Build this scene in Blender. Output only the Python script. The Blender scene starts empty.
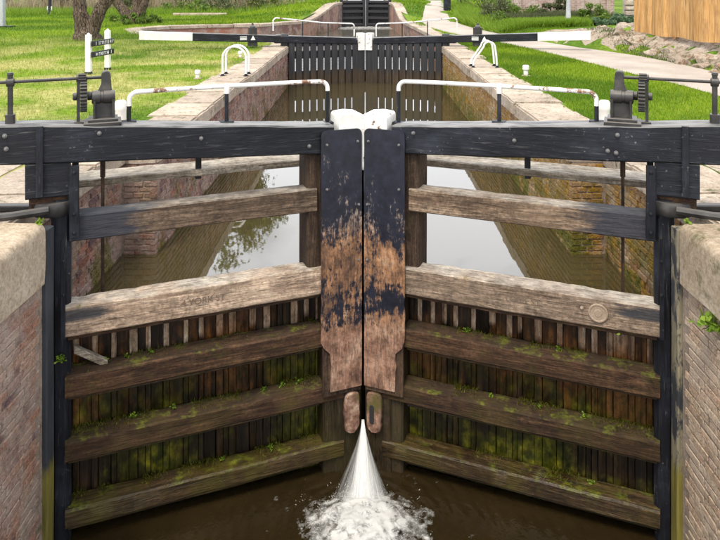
import bpy, bmesh, math, random
import numpy as np
from mathutils import Vector, Matrix, noise as mnoise
from mathutils.geometry import delaunay_2d_cdt
R = math.radians
random.seed(7); RNG = np.random.default_rng(7)
S = bpy.context.scene
COL = S.collection

# ------------------------------------------------------------------ camera, sky, sun, exposure
cam_d = bpy.data.cameras.new('camera'); cam = bpy.data.objects.new('camera', cam_d); COL.objects.link(cam)
cam.location = (0.026, 0, 1.75); cam.rotation_euler = (R(90), 0, 0)      # level camera, shifted lens (verticals are parallel)
cam_d.sensor_width = 36; cam_d.lens = 34.0
cam_d.shift_x = -6/720; cam_d.shift_y = -283/720
cam_d.clip_start = .05; cam_d.clip_end = 2000
S.camera = cam
SUN_EL, SUN_AZ = 61, 205      # azimuth clockwise from +Y
W = bpy.data.worlds.new('World'); S.world = W; W.use_nodes = True
def build_world():
    nt = W.node_tree; nt.nodes.clear(); L = nt.links.new
    out = nt.nodes.new('ShaderNodeOutputWorld'); bg = nt.nodes.new('ShaderNodeBackground')
    sky = nt.nodes.new('ShaderNodeTexSky'); sky.sky_type = 'NISHITA'; sky.sun_disc = False
    sky.sun_elevation = R(SUN_EL); sky.sun_rotation = R(SUN_AZ); sky.dust_density = 1.5
    tc = nt.nodes.new('ShaderNodeTexCoord'); mp = nt.nodes.new('ShaderNodeMapping'); mp.inputs['Scale'].default_value = (1, 1, 2.2)
    nz = nt.nodes.new('ShaderNodeTexNoise'); nz.inputs['Scale'].default_value = 2.6; nz.inputs['Detail'].default_value = 6
    rp = nt.nodes.new('ShaderNodeValToRGB'); rp.color_ramp.elements[0].position = .30; rp.color_ramp.elements[1].position = .52
    mx = nt.nodes.new('ShaderNodeMix'); mx.data_type = 'RGBA'
    mx.inputs[7].default_value = (23, 23.6, 24.8, 1)
    L(tc.outputs['Generated'], mp.inputs['Vector']); L(mp.outputs[0], nz.inputs['Vector']); L(nz.outputs['Fac'], rp.inputs[0])
    L(rp.outputs[0], mx.inputs[0]); L(sky.outputs[0], mx.inputs[6]); L(mx.outputs[2], bg.inputs[0])
    bg.inputs[1].default_value = .10; L(bg.outputs[0], out.inputs[0])
build_world()
sun_d = bpy.data.lights.new('sun', 'SUN'); sun_d.energy = 3.1; sun_d.angle = R(16); sun_d.color = (1, .90, .73)
sun = bpy.data.objects.new('sun', sun_d); COL.objects.link(sun); sun.location = (0, 0, 30)
_az = R(SUN_AZ); _d = Vector((math.sin(_az)*math.cos(R(SUN_EL)), math.cos(_az)*math.cos(R(SUN_EL)), math.sin(R(SUN_EL))))
sun.rotation_euler = (-_d).to_track_quat('-Z', 'Y').to_euler()
S.view_settings.view_transform = 'Standard'; S.view_settings.look = 'None'
S.view_settings.exposure = 0.05; S.view_settings.gamma = 1
S.cycles.use_denoising = True
S.cycles.max_bounces = 8; S.cycles.transparent_max_bounces = 24

# ------------------------------------------------------------------ material helpers
class NT:
    def __init__(s, name, disp=False):
        s.m = bpy.data.materials.new(name); s.m.use_nodes = True; s.t = s.m.node_tree
        s.n = s.t.nodes; s.b = s.n['Principled BSDF']; s.out = s.n['Material Output']
        s.tc = s.n.new('ShaderNodeTexCoord'); s.geo = s.n.new('ShaderNodeNewGeometry'); s.oi = s.n.new('ShaderNodeObjectInfo')
    def L(s, a, b): s.t.links.new(a, b)
    def _in(s, sock, v):
        if hasattr(v, 'is_linked') or hasattr(v, 'links'): s.L(v, sock)
        elif isinstance(v, (tuple, list)): sock.default_value = tuple(v) + ((1,) if len(v) == 3 and len(sock.default_value) == 4 else ())
        elif hasattr(sock.default_value, '__len__'): sock.default_value = (v, v, v, 1)[:len(sock.default_value)]
        else: sock.default_value = v
    def vec(s, scale=(1,1,1), loc=(0,0,0), src=None, rot=(0,0,0)):
        mp = s.n.new('ShaderNodeMapping'); mp.inputs['Scale'].default_value = scale; mp.inputs['Location'].default_value = loc
        mp.inputs['Rotation'].default_value = rot
        s.L(src or s.tc.outputs['Object'], mp.inputs[0]); return mp.outputs[0]
    def rndvec(s, scale=(1,1,1), k=13.0):
        v = s.n.new('ShaderNodeVectorMath'); v.operation = 'ADD'; s.L(s.vec(scale), v.inputs[0])
        mm = s.n.new('ShaderNodeMath'); mm.operation = 'MULTIPLY'; mm.inputs[1].default_value = k; s.L(s.oi.outputs['Random'], mm.inputs[0])
        s.L(mm.outputs[0], v.inputs[1]); return v.outputs[0]
    def noise(s, scale, detail=4, vec=None, rough=.55, dist=0, col=False):
        n = s.n.new('ShaderNodeTexNoise'); n.inputs['Scale'].default_value = scale; n.inputs['Detail'].default_value = detail
        n.inputs['Roughness'].default_value = rough; n.inputs['Distortion'].default_value = dist
        s.L(vec or s.tc.outputs['Object'], n.inputs['Vector']); return n.outputs['Color' if col else 'Fac']
    def voro(s, scale, vec=None, feat='F1', out='Distance'):
        n = s.n.new('ShaderNodeTexVoronoi'); n.feature = feat; n.inputs['Scale'].default_value = scale
        s.L(vec or s.tc.outputs['Object'], n.inputs['Vector']); return n.outputs[out]
    def ramp(s, f, stops):
        r = s.n.new('ShaderNodeValToRGB'); e = r.color_ramp.elements
        while len(e) < len(stops): e.new(.5)
        for i, (p, c) in enumerate(stops):
            e[i].position = p; e[i].color = (c, c, c, 1) if not isinstance(c, (tuple, list)) else tuple(c) + (1,)
        s._in(r.inputs[0], f); return r.outputs[0]
    def thr(s, f, a, b): return s.ramp(f, [(a, 0.0), (b, 1.0)]) if a < b else s.ramp(f, [(b, 1.0), (a, 0.0)])
    def mix(s, f, a, b, mode='MIX'):
        m = s.n.new('ShaderNodeMix'); m.data_type = 'RGBA'; m.blend_type = mode; m.clamp_factor = True
        s._in(m.inputs[0], f); s._in(m.inputs[6], a); s._in(m.inputs[7], b); return m.outputs[2]
    def ma(s, op, a, b=0.0, clamp=False):
        m = s.n.new('ShaderNodeMath'); m.operation = op; m.use_clamp = clamp; s._in(m.inputs[0], a); s._in(m.inputs[1], b); return m.outputs[0]
    def sep(s, v=None):
        n = s.n.new('ShaderNodeSeparateXYZ'); s.L(v or s.tc.outputs['Object'], n.inputs[0]); return n.outputs
    def rng(s, v, a, b, c=0.0, d=1.0):
        n = s.n.new('ShaderNodeMapRange'); s._in(n.inputs[0], v)
        for i, q in enumerate((a, b, c, d)): n.inputs[i+1].default_value = q
        return n.outputs[0]
    def up(s): return s.sep(s.geo.outputs['Normal'])[2]
    def bump(s, h, st=.3, d=.01, prev=None):
        n = s.n.new('ShaderNodeBump'); n.inputs['Strength'].default_value = st; n.inputs['Distance'].default_value = d
        s.L(h, n.inputs['Height'])
        if prev: s.L(prev, n.inputs['Normal'])
        return n.outputs[0]
    def attr(s, name):
        n = s.n.new('ShaderNodeAttribute'); n.attribute_name = name; return n.outputs
    def done(s, col, rough=.8, nrm=None, metal=0.0, spec=.5):
        s._in(s.b.inputs['Base Color'], col); s._in(s.b.inputs['Roughness'], rough); s._in(s.b.inputs['Metallic'], metal)
        s._in(s.b.inputs['Specular IOR Level'], spec)
        if nrm: s.L(nrm, s.b.inputs['Normal'])
        return s.m
GR = {'x': (1.6, 26, 26), 'z': (26, 26, 1.6), 'y': (26, 1.6, 26)}
def mat_wood(name, dark, mid, pale, axis='x', paint=None, paint_lim=None, moss=0.0, rough=.85, topdust=None, wet=False, algae=None):
    """weathered timber: stretched grain, checks, optional remains of paint, moss on ledges"""
    m = NT(name); g = GR[axis]; v = m.rndvec(g)
    n1 = m.noise(1.0, 6, v, .65, .6); n2 = m.noise(2.6, 4, m.rndvec(tuple(q*1.7 for q in g)), .6); n3 = m.noise(1.3, 3, m.rndvec((1,1,1)))
    c = m.ramp(n1, [(.33, dark), (.5, mid), (.66, pale)])
    ax_ = {'x': (7, 62, 62), 'z': (62, 62, 7), 'y': (62, 7, 62)}[axis]
    nf = m.noise(1.0, 4, m.rndvec(ax_, 77.0), .7); c = m.mix(1.0, c, m.ramp(nf, [(.34, .42), (.5, 1.0), (.66, 1.55)]), 'MULTIPLY')
    nb_ = m.noise(9.0, 6, m.rndvec((1,1,1), 99.0), .75); c = m.mix(1.0, c, m.ramp(nb_, [(.36, .50), (.5, 1.0), (.64, 1.30)]), 'MULTIPLY')
    ns_ = m.noise(42.0, 4, m.rndvec((1,1,1), 59.0), .72); c = m.mix(1.0, c, m.ramp(ns_, [(.36, .48), (.5, 1.0), (.64, 1.35)]), 'MULTIPLY')
    grain = m.mix(1.0, m.ramp(nf, [(.34, .5), (.6, 1.15)]), m.ramp(nb_, [(.36, .5), (.6, 1.1)]), 'MULTIPLY')
    c = m.mix(m.ma('MULTIPLY', n3, .75), c, m.ramp(n3, [(.3, dark), (.6, mid), (.8, pale)]))
    crack = m.thr(n2, .36, .30)
    cr2 = m.ma('MULTIPLY', crack, .75)
    c = m.mix(cr2, c, tuple(q*.25 for q in dark))
    rg = m.ma('ADD', m.ma('MULTIPLY', m.oi.outputs['Random'], .5), .75)
    c = m.mix(1.0, c, rg, 'MULTIPLY')
    r = rough
    if topdust:
        um = m.ma('MULTIPLY', m.thr(m.up(), .5, .8), m.thr(m.noise(3.2, 5), .3, .6))
        c = m.mix(um, c, m.mix(1.0, m.mix(n1, topdust, tuple(q*.6 for q in topdust)), grain, 'MULTIPLY'))
    if paint:
        o = m.sep(); ax = {'x': 0, 'z': 2}[paint_lim[0]]; a, b = paint_lim[1], paint_lim[2]
        lim = m.rng(m.ma('ABSOLUTE', o[ax]) if paint_lim[0] == 'x' else o[ax], a, b)
        pn = m.ma('ADD', m.ma('MULTIPLY', m.noise(1.5, 6, m.rndvec((2, 8, 8)), .7), 1.3), m.ma('MULTIPLY', n1, .6))
        pm = m.ma('MULTIPLY', m.thr(m.ma('SUBTRACT', m.ma('ADD', lim, .62), pn), .08, .40), .9)
        if len(paint_lim) > 3: pm = m.ma('MULTIPLY', pm, m.ma('MULTIPLY', m.rng(o[2], paint_lim[3]-.02, paint_lim[3]), m.rng(o[2], paint_lim[4]+.02, paint_lim[4])))
        c = m.mix(pm, c, paint)
    if algae:
        o = m.sep(); z0, z1, acol = algae
        an = m.noise(2.3, 5, m.vec((1.3, 1.3, .9)), .6)
        am = m.ma('MULTIPLY', m.ma('MULTIPLY', m.rng(o[2], z1, z0), m.thr(an, .42, .66)), .6)
        c = m.mix(am, c, acol)
    if moss:
        mn = m.noise(7, 5, None, .7); mu = m.thr(m.up(), .25, .7)
        mm = m.ma('MULTIPLY', m.ma('ADD', m.ma('MULTIPLY', mu, .75), .12), m.thr(mn, .62 - moss*.2, .74 - moss*.2))
        c = m.mix(mm, c, m.ramp(m.noise(30, 2), [(.3, (.035,.045,.005)), (.7, (.16,.165,.015))]))
    h = m.ma('ADD', m.ma('SUBTRACT', n1, m.ma('MULTIPLY', crack, .8)), m.ma('MULTIPLY', nf, .6))
    nb = m.bump(h, .8, .014)
    if wet: r = m.ramp(n3, [(.3, .25), (.7, .7)])
    return m.done(c, r, nb, spec=.35)
M = {}
M['rail_pale'] = mat_wood('rail_pale', (.11,.073,.050), (.30,.218,.155), (.45,.35,.265), 'x', topdust=(.60,.53,.45), moss=.12, paint=(.03,.034,.044), paint_lim=('x', .50, .12, -.755, -.685))
M['rail_painted'] = mat_wood('rail_painted', (.045,.027,.017), (.14,.095,.062), (.25,.185,.13), 'x', paint=(.026,.031,.044), paint_lim=('x', .95, .25), topdust=(.44,.385,.32))
M['rail_dark'] = mat_wood('rail_dark', (.012,.007,.003), (.044,.025,.010), (.10,.063,.029), 'x', moss=.5, wet=True, algae=(-2.2, -1.3, (.085,.070,.010)))
M['rail_mid'] = mat_wood('rail_mid', (.013,.006,.003), (.050,.024,.012), (.11,.060,.031), 'x', moss=.5, topdust=(.060,.036,.018), algae=(-2.3, -1.2, (.085,.066,.010)))
M['walk_plank'] = mat_wood('walk_plank', (.10,.075,.05), (.27,.225,.17), (.42,.37,.30), 'x', topdust=(.52,.46,.38))
def mat_plank():
    m = NT('plank_wet'); v = m.rndvec((22, 22, 1.2)); n1 = m.noise(1, 6, v, .65, .5); n3 = m.noise(2.0, 4, m.rndvec((1.4, 1.4, 1.1), 31.0)); o = m.sep()
    pale = m.ramp(n1, [(.32, (.09,.055,.032)), (.5, (.34,.235,.155)), (.68, (.56,.45,.33))])
    dark = m.ramp(n1, [(.32, (.003,.002,.0015)), (.5, (.014,.008,.004)), (.7, (.050,.027,.012))])
    isdark = m.attr('rnd')[2]
    zt = m.rng(m.ma('ADD', o[2], m.ma('MULTIPLY', n3, .45)), -.90, -.99)          # bleached top ends, wet below
    k = m.ma('MAXIMUM', zt, isdark)
    c = m.mix(k, pale, dark)
    am = m.ma('MULTIPLY', m.rng(o[2], -1.15, -2.0), m.thr(m.noise(1.7, 5, m.vec((1,1,.8)), .65), .42, .60))
    gcol = m.ramp(m.noise(9, 5), [(.35, (.014,.017,.002)), (.5, (.065,.072,.005)), (.68, (.22,.20,.014))])
    c = m.mix(am, c, gcol)
    om = m.ma('MULTIPLY', m.rng(o[2], -1.95, -1.45), m.ma('MULTIPLY', m.rng(o[2], -.95, -1.2), m.thr(m.noise(2.2, 6, m.vec((1.2,1.2,.6)),   .7), .49, .64)))
    c = m.mix(om, c, m.ramp(n1, [(.35, (.05,.018,.006)), (.65, (.24,.095,.025))]))
    c = m.mix(1.0, c, m.ramp(m.noise(26, 5, m.vec((1,1,.5)), .75), [(.35, .4), (.5, 1.0), (.65, 1.5)]), 'MULTIPLY')
    return m.done(c, m.ramp(n3, [(.3, .25), (.7, .65)]), m.bump(n1, .6, .02), spec=.4)
M['plank_wet'] = mat_plank()
def mat_black(name, axis='x', wear=.5, top=True):
    m = NT(name); g = GR[axis]; n1 = m.noise(1.2, 6, m.rndvec(tuple(q*1.3 for q in g)), .7, .4); n2 = m.noise(2.1, 5, m.rndvec((.9,1.4,1.4)), .65); n4 = m.noise(34, 3)
    c = m.ramp(n2, [(.3, (.004,.0045,.006)), (.55, (.009,.010,.015)), (.74, (.026,.031,.043))])
    n5 = m.noise(2.2, 6, m.rndvec(tuple(q*.9 for q in g), 19.0), .75); c = m.mix(m.ma('MULTIPLY', m.thr(n5, .54, .72), .4), c, (.060,.066,.082))
    sc = m.thr(n1, .62 - wear*.06, .70); c = m.mix(m.ma('MULTIPLY', sc, .5), c, (.18,.175,.175))
    sc2 = m.ma('MULTIPLY', m.thr(n4, .66, .72), m.thr(n2, .45, .6)); c = m.mix(m.ma('MULTIPLY', sc2, .5), c, (.24,.23,.22))
    ck = m.thr(m.noise(1.5, 3, m.rndvec(tuple(q*2 for q in g), 41.0)), .33, .28); c = m.mix(m.ma('MULTIPLY', ck, .8), c, (.003,.003,.003))
    if top:
        u = m.ma('MULTIPLY', m.thr(m.up(), .4, .8), m.thr(m.noise(4, 5, m.vec((1, 3, 3))), .25, .55)); c = m.mix(u, c, m.mix(n1, (.10,.10,.10), (.30,.29,.28)))
    return m.done(c, m.ramp(n2, [(.3, .38), (.7, .65)]), m.bump(m.ma('SUBTRACT', n1, ck), .5, .008), spec=.3)
M['black_x'] = mat_black('black_paint_x', 'x'); M['black_z'] = mat_black('black_paint_z', 'z', .5, False)
M['iron'] = mat_black('painted_iron', 'z', .2, False)
def mat_iron2():
    m = NT('cast_iron'); n = m.noise(9, 5); n2 = m.noise(50, 3)
    c = m.ramp(n, [(.3, (.016,.015,.015)), (.6, (.042,.039,.037)), (.8, (.09,.08,.07))]); c = m.mix(m.ma('MULTIPLY', m.thr(m.up(), .4, .9), .6), c, (.17,.155,.14))
    return m.done(c, .5, m.bump(n2, .25, .003), metal=.2)
M['cast_iron'] = mat_iron2()
def mat_white(name, rust=.3, scale=6):
    m = NT(name); n = m.noise(scale, 6, None, .7); n2 = m.noise(40, 3)
    c = m.mix(m.thr(n, .35, .75), (.80,.79,.76), (.60,.58,.54))
    c = m.mix(m.thr(n, .71 - rust*.2, .75 - rust*.2), c, m.ramp(n2, [(.3, (.07,.035,.02)), (.7, (.26,.13,.07))]))
    return m.done(c, .5, m.bump(n2, .15, .002))
M['white'] = mat_white('white_paint', .05); M['white_rail'] = mat_white('white_pipe', .75, 5)
def mat_mitre():
    m = NT('mitre_post_paint'); o = m.sep(); n = m.noise(7, 6, None, .7); n2 = m.noise(1, 6, m.rndvec((26, 26, 1.6)), .65)
    w = m.mix(m.thr(n, .3, .7), (.84,.83,.80), (.66,.64,.59)); w = m.mix(m.thr(n, .62, .66), w, (.14,.10,.075))
    d = m.ramp(n2, [(.3, (.03,.018,.011)), (.55, (.085,.05,.03)), (.8, (.19,.12,.07))])
    ea = m.ma('MULTIPLY', m.thr(n, .5, .62), m.rng(o[2], -1.2, -2.0)); d = m.mix(ea, d, (.06,.06,.015))
    k = m.thr(m.ma('ADD', o[2], m.ma('MULTIPLY', n, .12)), .20, .26)
    return m.done(m.mix(k, d, w), .65, m.bump(n2, .3, .006))
M['mitre'] = mat_mitre()
def mat_plate():
    m = NT('mitre_plate'); o = m.sep(); vx = m.rndvec((5, 5, 1.5)); n1 = m.noise(2.2, 7, vx, .72); n2 = m.noise(13, 5, None, .7); n3 = m.noise(1, 6, m.rndvec((30, 30, 1.8)), .65)
    blk = m.ramp(n2, [(.3, (.009,.010,.016)), (.65, (.021,.024,.040)), (.85, (.07,.07,.085))])
    rust = m.ramp(m.noise(5, 6, m.rndvec((1,1,.6), 5), .7), [(.34, (.075,.042,.026)), (.46, (.18,.092,.048)), (.56, (.31,.160,.080)), (.68, (.33,.24,.17))])
    bare = m.ramp(m.noise(4, 6, m.rndvec((1, 1, .8), 9), .7), [(.36, (.12,.06,.04)), (.5, (.27,.15,.10)), (.64, (.38,.25,.18))])
    z = o[2]
    base = m.ramp(m.rng(z, -1.72, .52), [(0, 1.1), (.19, 1.05), (.25, .62), (.36, .40), (.44, .62), (.52, .60), (.60, .40), (.72, .34), (.86, .12), (1, .0)])
    nv = m.noise(2.4, 8, m.rndvec((9, 9, 1.8), 3.0), .82)
    gone = m.ma('ADD', base, m.ma('ADD', m.ma('MULTIPLY', m.ma('SUBTRACT', nv, .5), 1.7), m.ma('ADD', m.ma('MULTIPLY', m.ma('SUBTRACT', n2, .5), .8), m.ma('MULTIPLY', m.ma('SUBTRACT', m.noise(2.1, 3, m.rndvec((1,1,1.3), 23.0)), .5), 1.3))))
    gone = m.ma('ADD', gone, m.ma('MULTIPLY', m.ma('SUBTRACT', m.noise(46, 4, m.vec((1,1,.5)), .7), .5), .7))
    pm = m.thr(gone, .46, .62)
    und = m.mix(m.rng(z, -1.05, -1.3), rust, bare)
    und = m.mix(m.ma('MULTIPLY', m.rng(z, -.45, -.2), .85), und, m.ramp(n2, [(.3, (.10,.085,.07)), (.7, (.30,.25,.21))]))
    und = m.mix(m.thr(m.noise(11, 6, m.rndvec((1.3,1.3,.7), 71), .75), .56, .70), und, (.09,.05,.032))
    fine = m.mix(1.0, m.ramp(m.noise(1.0, 4, m.rndvec((62, 62, 9), 7.0), .7), [(.34, .55), (.5, 1.0), (.66, 1.4)]), m.ramp(m.noise(30, 5, None, .75), [(.36, .6), (.5, 1.0), (.64, 1.3)]), 'MULTIPLY')
    und = m.mix(1.0, und, fine, 'MULTIPLY')
    c = m.mix(pm, blk, und)
    r = m.mix(pm, .38, .85)
    h = m.ma('SUBTRACT', m.ma('MULTIPLY', n2, .5), pm)
    return m.done(c, r, m.bump(h, .35, .004), spec=.5)
M['plate'] = mat_plate()
def mat_pad():
    m = NT('worn_pad'); n = m.noise(9, 6, None, .7); n2 = m.noise(3, 4)
    c = m.ramp(n, [(.36, (.07,.035,.022)), (.5, (.24,.13,.09)), (.64, (.46,.34,.25))]); c = m.mix(m.thr(n2, .52, .62), c, (.10,.085,.02))
    return m.done(c, .8, m.bump(n, .5, .01))
M['pad'] = mat_pad()
def mat_stone(name, a, b, cc, lichen=(.42,.22,.03), lich=.4, moss=.2, bumpd=.02, sc=1.0):
    m = NT(name); v = m.rndvec((1,1,1)); n1 = m.noise(2.4*sc, 7, v, .65); n2 = m.noise(22*sc, 6, v, .75); n3 = m.noise(5*sc, 5, m.rndvec((1,1,1), 57.0), .7)
    c = m.ramp(n1, [(.3, a), (.5, b), (.72, cc)]); c = m.mix(.45, c, m.ramp(n2, [(.3, tuple(q*.5 for q in a)), (.5, b), (.7, tuple(min(1, q*1.15) for q in cc))]))
    c = m.mix(1.0, c, m.ramp(m.noise(70*sc, 4, v, .7), [(.34, .72), (.5, 1.0), (.66, 1.15)]), 'MULTIPLY')
    c = m.mix(m.thr(n3, .70 - lich*.2, .80 - lich*.2), c, lichen)
    if moss: c = m.mix(m.ma('MULTIPLY', m.thr(m.noise(7*sc, 5, m.rndvec((1,1,1), 91.0), .7), .66 - moss*.25, .78 - moss*.25), .85), c, (.06,.065,.018))
    c = m.mix(1.0, c, m.ma('ADD', m.ma('MULTIPLY', m.oi.outputs['Random'], .3), .85), 'MULTIPLY')
    h = m.ma('ADD', m.ma('MULTIPLY', n1, .6), m.ma('MULTIPLY', n2, .5))
    return m.done(c, .9, m.bump(h, .6, bumpd), spec=.25)
M['coping'] = mat_stone('coping_stone', (.20,.155,.115), (.37,.30,.235), (.50,.43,.355), lich=.2, moss=.42)
M['tail_stone'] = mat_stone('tail_stone', (.30,.225,.15), (.46,.37,.27), (.58,.50,.40), lich=.0, moss=.16, sc=.7)
M['tail_stone_dark'] = mat_stone('tail_stone_dark', (.22,.165,.11), (.36,.285,.20), (.48,.41,.33), lich=.1, moss=.42, sc=.7)
def mat_brick(name, cols, lime, limec, moss=.3, mossz=None, lich=0.0, pits=.40):
    m = NT(name); at = m.attr('rnd')[2]; rv = m.ma('FRACT', m.ma('ADD', at, m.oi.outputs['Random']))
    c = m.ramp(rv, [(i/(len(cols)-1), q) for i, q in enumerate(cols)])
    wv = m.vec((1,1,1), src=m.geo.outputs['Position'])
    n1 = m.noise(3.1, 6, wv, .68); n2 = m.noise(38, 5, wv, .7); n3 = m.noise(1.1, 4, wv)
    c = m.mix(.5, c, m.mix(1.0, c, m.ramp(n2, [(.36, .35), (.64, 1.6)]), 'MULTIPLY'))
    pit = m.thr(m.noise(48, 5, wv, .8), pits, pits-.06); c = m.mix(m.ma('MULTIPLY', pit, .75), c, (.07,.05,.038))
    c = m.mix(m.ma('MULTIPLY', m.thr(n1, .62 - lime*.3, .75 - lime*.3), .8), c, m.mix(n2, tuple(q*.7 for q in limec), limec))
    if lich: c = m.mix(m.thr(m.noise(4.3, 5, wv, .7), .72 - lich*.25, .82 - lich*.25), c, m.ramp(n2, [(.3, (.20,.10,.015)), (.7, (.46,.26,.04))]))
    mz = m.ma('MULTIPLY', m.thr(m.noise(2.2, 5, wv, .65), .60 - moss*.3, .72 - moss*.3), m.rng(m.sep(m.geo.outputs['Position'])[2], mossz[0], mossz[1])) if mossz else m.thr(m.noise(2.2, 5, wv), .7, .8)
    c = m.mix(mz, c, m.ramp(n2, [(.3, (.04,.042,.008)), (.6, (.14,.13,.02)), (.8, (.28,.23,.03))]))
    return m.done(c, .9, m.bump(m.ma('ADD', n2, m.ma('MULTIPLY', n1, .8)), 1.0, .03), spec=.2)
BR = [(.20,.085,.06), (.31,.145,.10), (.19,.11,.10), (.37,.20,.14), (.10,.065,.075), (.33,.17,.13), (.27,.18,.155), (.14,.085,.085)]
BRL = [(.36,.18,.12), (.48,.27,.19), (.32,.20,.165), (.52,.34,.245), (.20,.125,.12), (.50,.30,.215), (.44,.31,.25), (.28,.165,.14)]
BP = [(.52,.36,.25), (.58,.44,.32), (.44,.30,.205), (.62,.49,.37), (.54,.36,.25), (.58,.43,.31)]
M['brick_l'] = mat_brick('brick_left', BRL, .62, (.60,.48,.395), .3, (-1.5, -2.5), 0, .42)
M['brick_r'] = mat_brick('brick_right', BP, .52, (.66,.53,.41), .25, (-1.5, -2.5), .05, .45)
M['brick_cl'] = mat_brick('brick_chamber_left', BR + [(.36,.22,.17)], .55, (.44,.33,.27), .42, (-.2, -1.3), .16)
M['brick_cr'] = mat_brick('brick_chamber_right', [(.26,.13,.06), (.36,.20,.09), (.28,.18,.10), (.42,.27,.14)], .45, (.48,.39,.27), .70, (-.2, -1.1), .95)
M['mortar'] = mat_stone('mortar', (.14,.105,.08), (.27,.21,.165), (.40,.33,.265), lich=.0, moss=.3)
def mat_ground():
    m = NT('grass_ground'); p = m.geo.outputs['Position']; n1 = m.noise(.55, 5, p, .6); n2 = m.noise(9, 5, p, .7); n3 = m.noise(.17, 3, p)
    o = m.sep(p)
    c = m.ramp(n2, [(.3, (.05,.085,.008)), (.5, (.12,.19,.012)), (.7, (.20,.27,.025))])
    lw = m.noise(.23, 4, p, .6, .5); c = m.mix(m.thr(lw, .56, .42), c, m.mix(1.0, c, (.50,.62,.6), 'MULTIPLY'))
    dry = m.ma('MULTIPLY', m.thr(n1, .42, .58), m.ma('MULTIPLY', m.rng(o[0], -1, -3), m.rng(o[1], 26, 17))); c = m.mix(m.ma('MULTIPLY', dry, .85), c, m.ramp(n2, [(.3, (.20,.19,.045)), (.7, (.44,.40,.17))]))
    return m.done(c, .95, m.bump(n2, .5, .03), spec=.1)
M['ground'] = mat_ground()
M['mortar_bed'] = mat_stone('silt_bed', (.05,.04,.025), (.08,.06,.04), (.11,.09,.06), lich=0, moss=0)
def mat_leaf(name, cols, tr=.35, attr=True, rough=.6):
    m = NT(name); at = m.attr('rnd')[2]; n = m.noise(.8, 3, m.geo.outputs['Position'])
    rv = m.ma('FRACT', m.ma('ADD', at, m.ma('MULTIPLY', m.oi.outputs['Random'], .15)))
    c = m.ramp(m.ma('ADD', m.ma('MULTIPLY', rv, .7), m.ma('MULTIPLY', n, .3)), [(i/(len(cols)-1), q) for i, q in enumerate(cols)])
    m.done(c, rough, None, spec=.25)
    tb = m.n.new('ShaderNodeBsdfTranslucent'); m.L(c, tb.inputs[0]); mx = m.n.new('ShaderNodeMixShader'); mx.inputs[0].default_value = tr
    m.L(m.b.outputs[0], mx.inputs[1]); m.L(tb.outputs[0], mx.inputs[2]); m.L(mx.outputs[0], m.out.inputs[0]); return m.m
def mat_grass():
    m = NT('grass_blades'); at = m.attr('rnd')[2]; p = m.geo.outputs['Position']; n1 = m.noise(.55, 5, p, .6); o = m.sep(p)
    c = m.ramp(at, [(0, (.10,.19,.010)), (.5, (.20,.32,.012)), (.85, (.32,.43,.025)), (1, (.42,.42,.09))])
    lw = m.noise(.23, 4, p, .6, .5); c = m.mix(m.thr(lw, .56, .42), c, m.mix(1.0, c, (.50,.62,.6), 'MULTIPLY'))
    dry = m.ma('MULTIPLY', m.thr(n1, .42, .58), m.ma('MULTIPLY', m.rng(o[0], -1, -3), m.rng(o[1], 26, 17))); c = m.mix(m.ma('MULTIPLY', dry, .85), c, m.ramp(at, [(0, (.28,.29,.05)), (1, (.56,.50,.22))]))
    m.done(c, .7, None, spec=.2)
    tb = m.n.new('ShaderNodeBsdfTranslucent'); m.L(c, tb.inputs[0]); mx = m.n.new('ShaderNodeMixShader'); mx.inputs[0].default_value = .4
    m.L(m.b.outputs[0], mx.inputs[1]); m.L(tb.outputs[0], mx.inputs[2]); m.L(mx.outputs[0], m.out.inputs[0]); return m.m
M['grass'] = mat_grass()
M['leaf_spring'] = mat_leaf('leaf_spring', [(.06,.085,.02), (.12,.15,.03), (.20,.22,.06)])
M['leaf_hedge'] = mat_leaf('leaf_hedge', [(.03,.06,.012), (.07,.13,.02), (.15,.23,.035), (.24,.30,.06)])
M['leaf_dull'] = mat_leaf('leaf_dull', [(.05,.065,.03), (.10,.12,.05), (.19,.20,.10)])
M['leaf_bright'] = mat_leaf('leaf_bright', [(.09,.17,.015), (.17,.28,.02), (.28,.38,.05)])
M['leaf_blue'] = mat_leaf('leaf_blue', [(.05,.10,.05), (.10,.17,.09), (.16,.24,.13)])
M['reed'] = mat_leaf('reed', [(.22,.17,.10), (.36,.29,.19), (.48,.42,.30)], .2)
M['moss'] = mat_leaf('moss', [(.03,.04,.004), (.09,.095,.008), (.20,.19,.02)])
def mat_bark():
    m = NT('bark'); v = m.vec((5, 5, 1.1)); n1 = m.noise(2.2, 7, v, .7, .8); n2 = m.noise(1.2, 4); w = m.voro(3.0, v, 'DISTANCE_TO_EDGE')
    c = m.ramp(n1, [(.3, (.05,.036,.025)), (.5, (.14,.105,.075)), (.7, (.27,.22,.165))]); c = m.mix(m.thr(w, .10, .02), c, (.03,.02,.013))
    c = m.mix(m.ma('MULTIPLY', m.thr(n2, .55, .7), .5), c, (.12,.12,.04))
    return m.done(c, .95, m.bump(m.ma('ADD', n1, m.ma('MINIMUM', w, .2)), .9, .08), spec=.15)
M['bark'] = mat_bark()
def mat_path():
    m = NT('path_surface'); p = m.geo.outputs['Position']; n1 = m.noise(.9, 6, p, .65); n2 = m.noise(60, 4, p, .7)
    c = m.ramp(n1, [(.3, (.25,.21,.18)), (.5, (.36,.31,.27)), (.7, (.45,.40,.36))]); c = m.mix(.35, c, m.ramp(n2, [(.3, (.20,.17,.14)), (.7, (.55,.50,.44))]))
    return m.done(c, .95, m.bump(n2, .4, .01), spec=.15)
M['path'] = mat_path()
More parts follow.
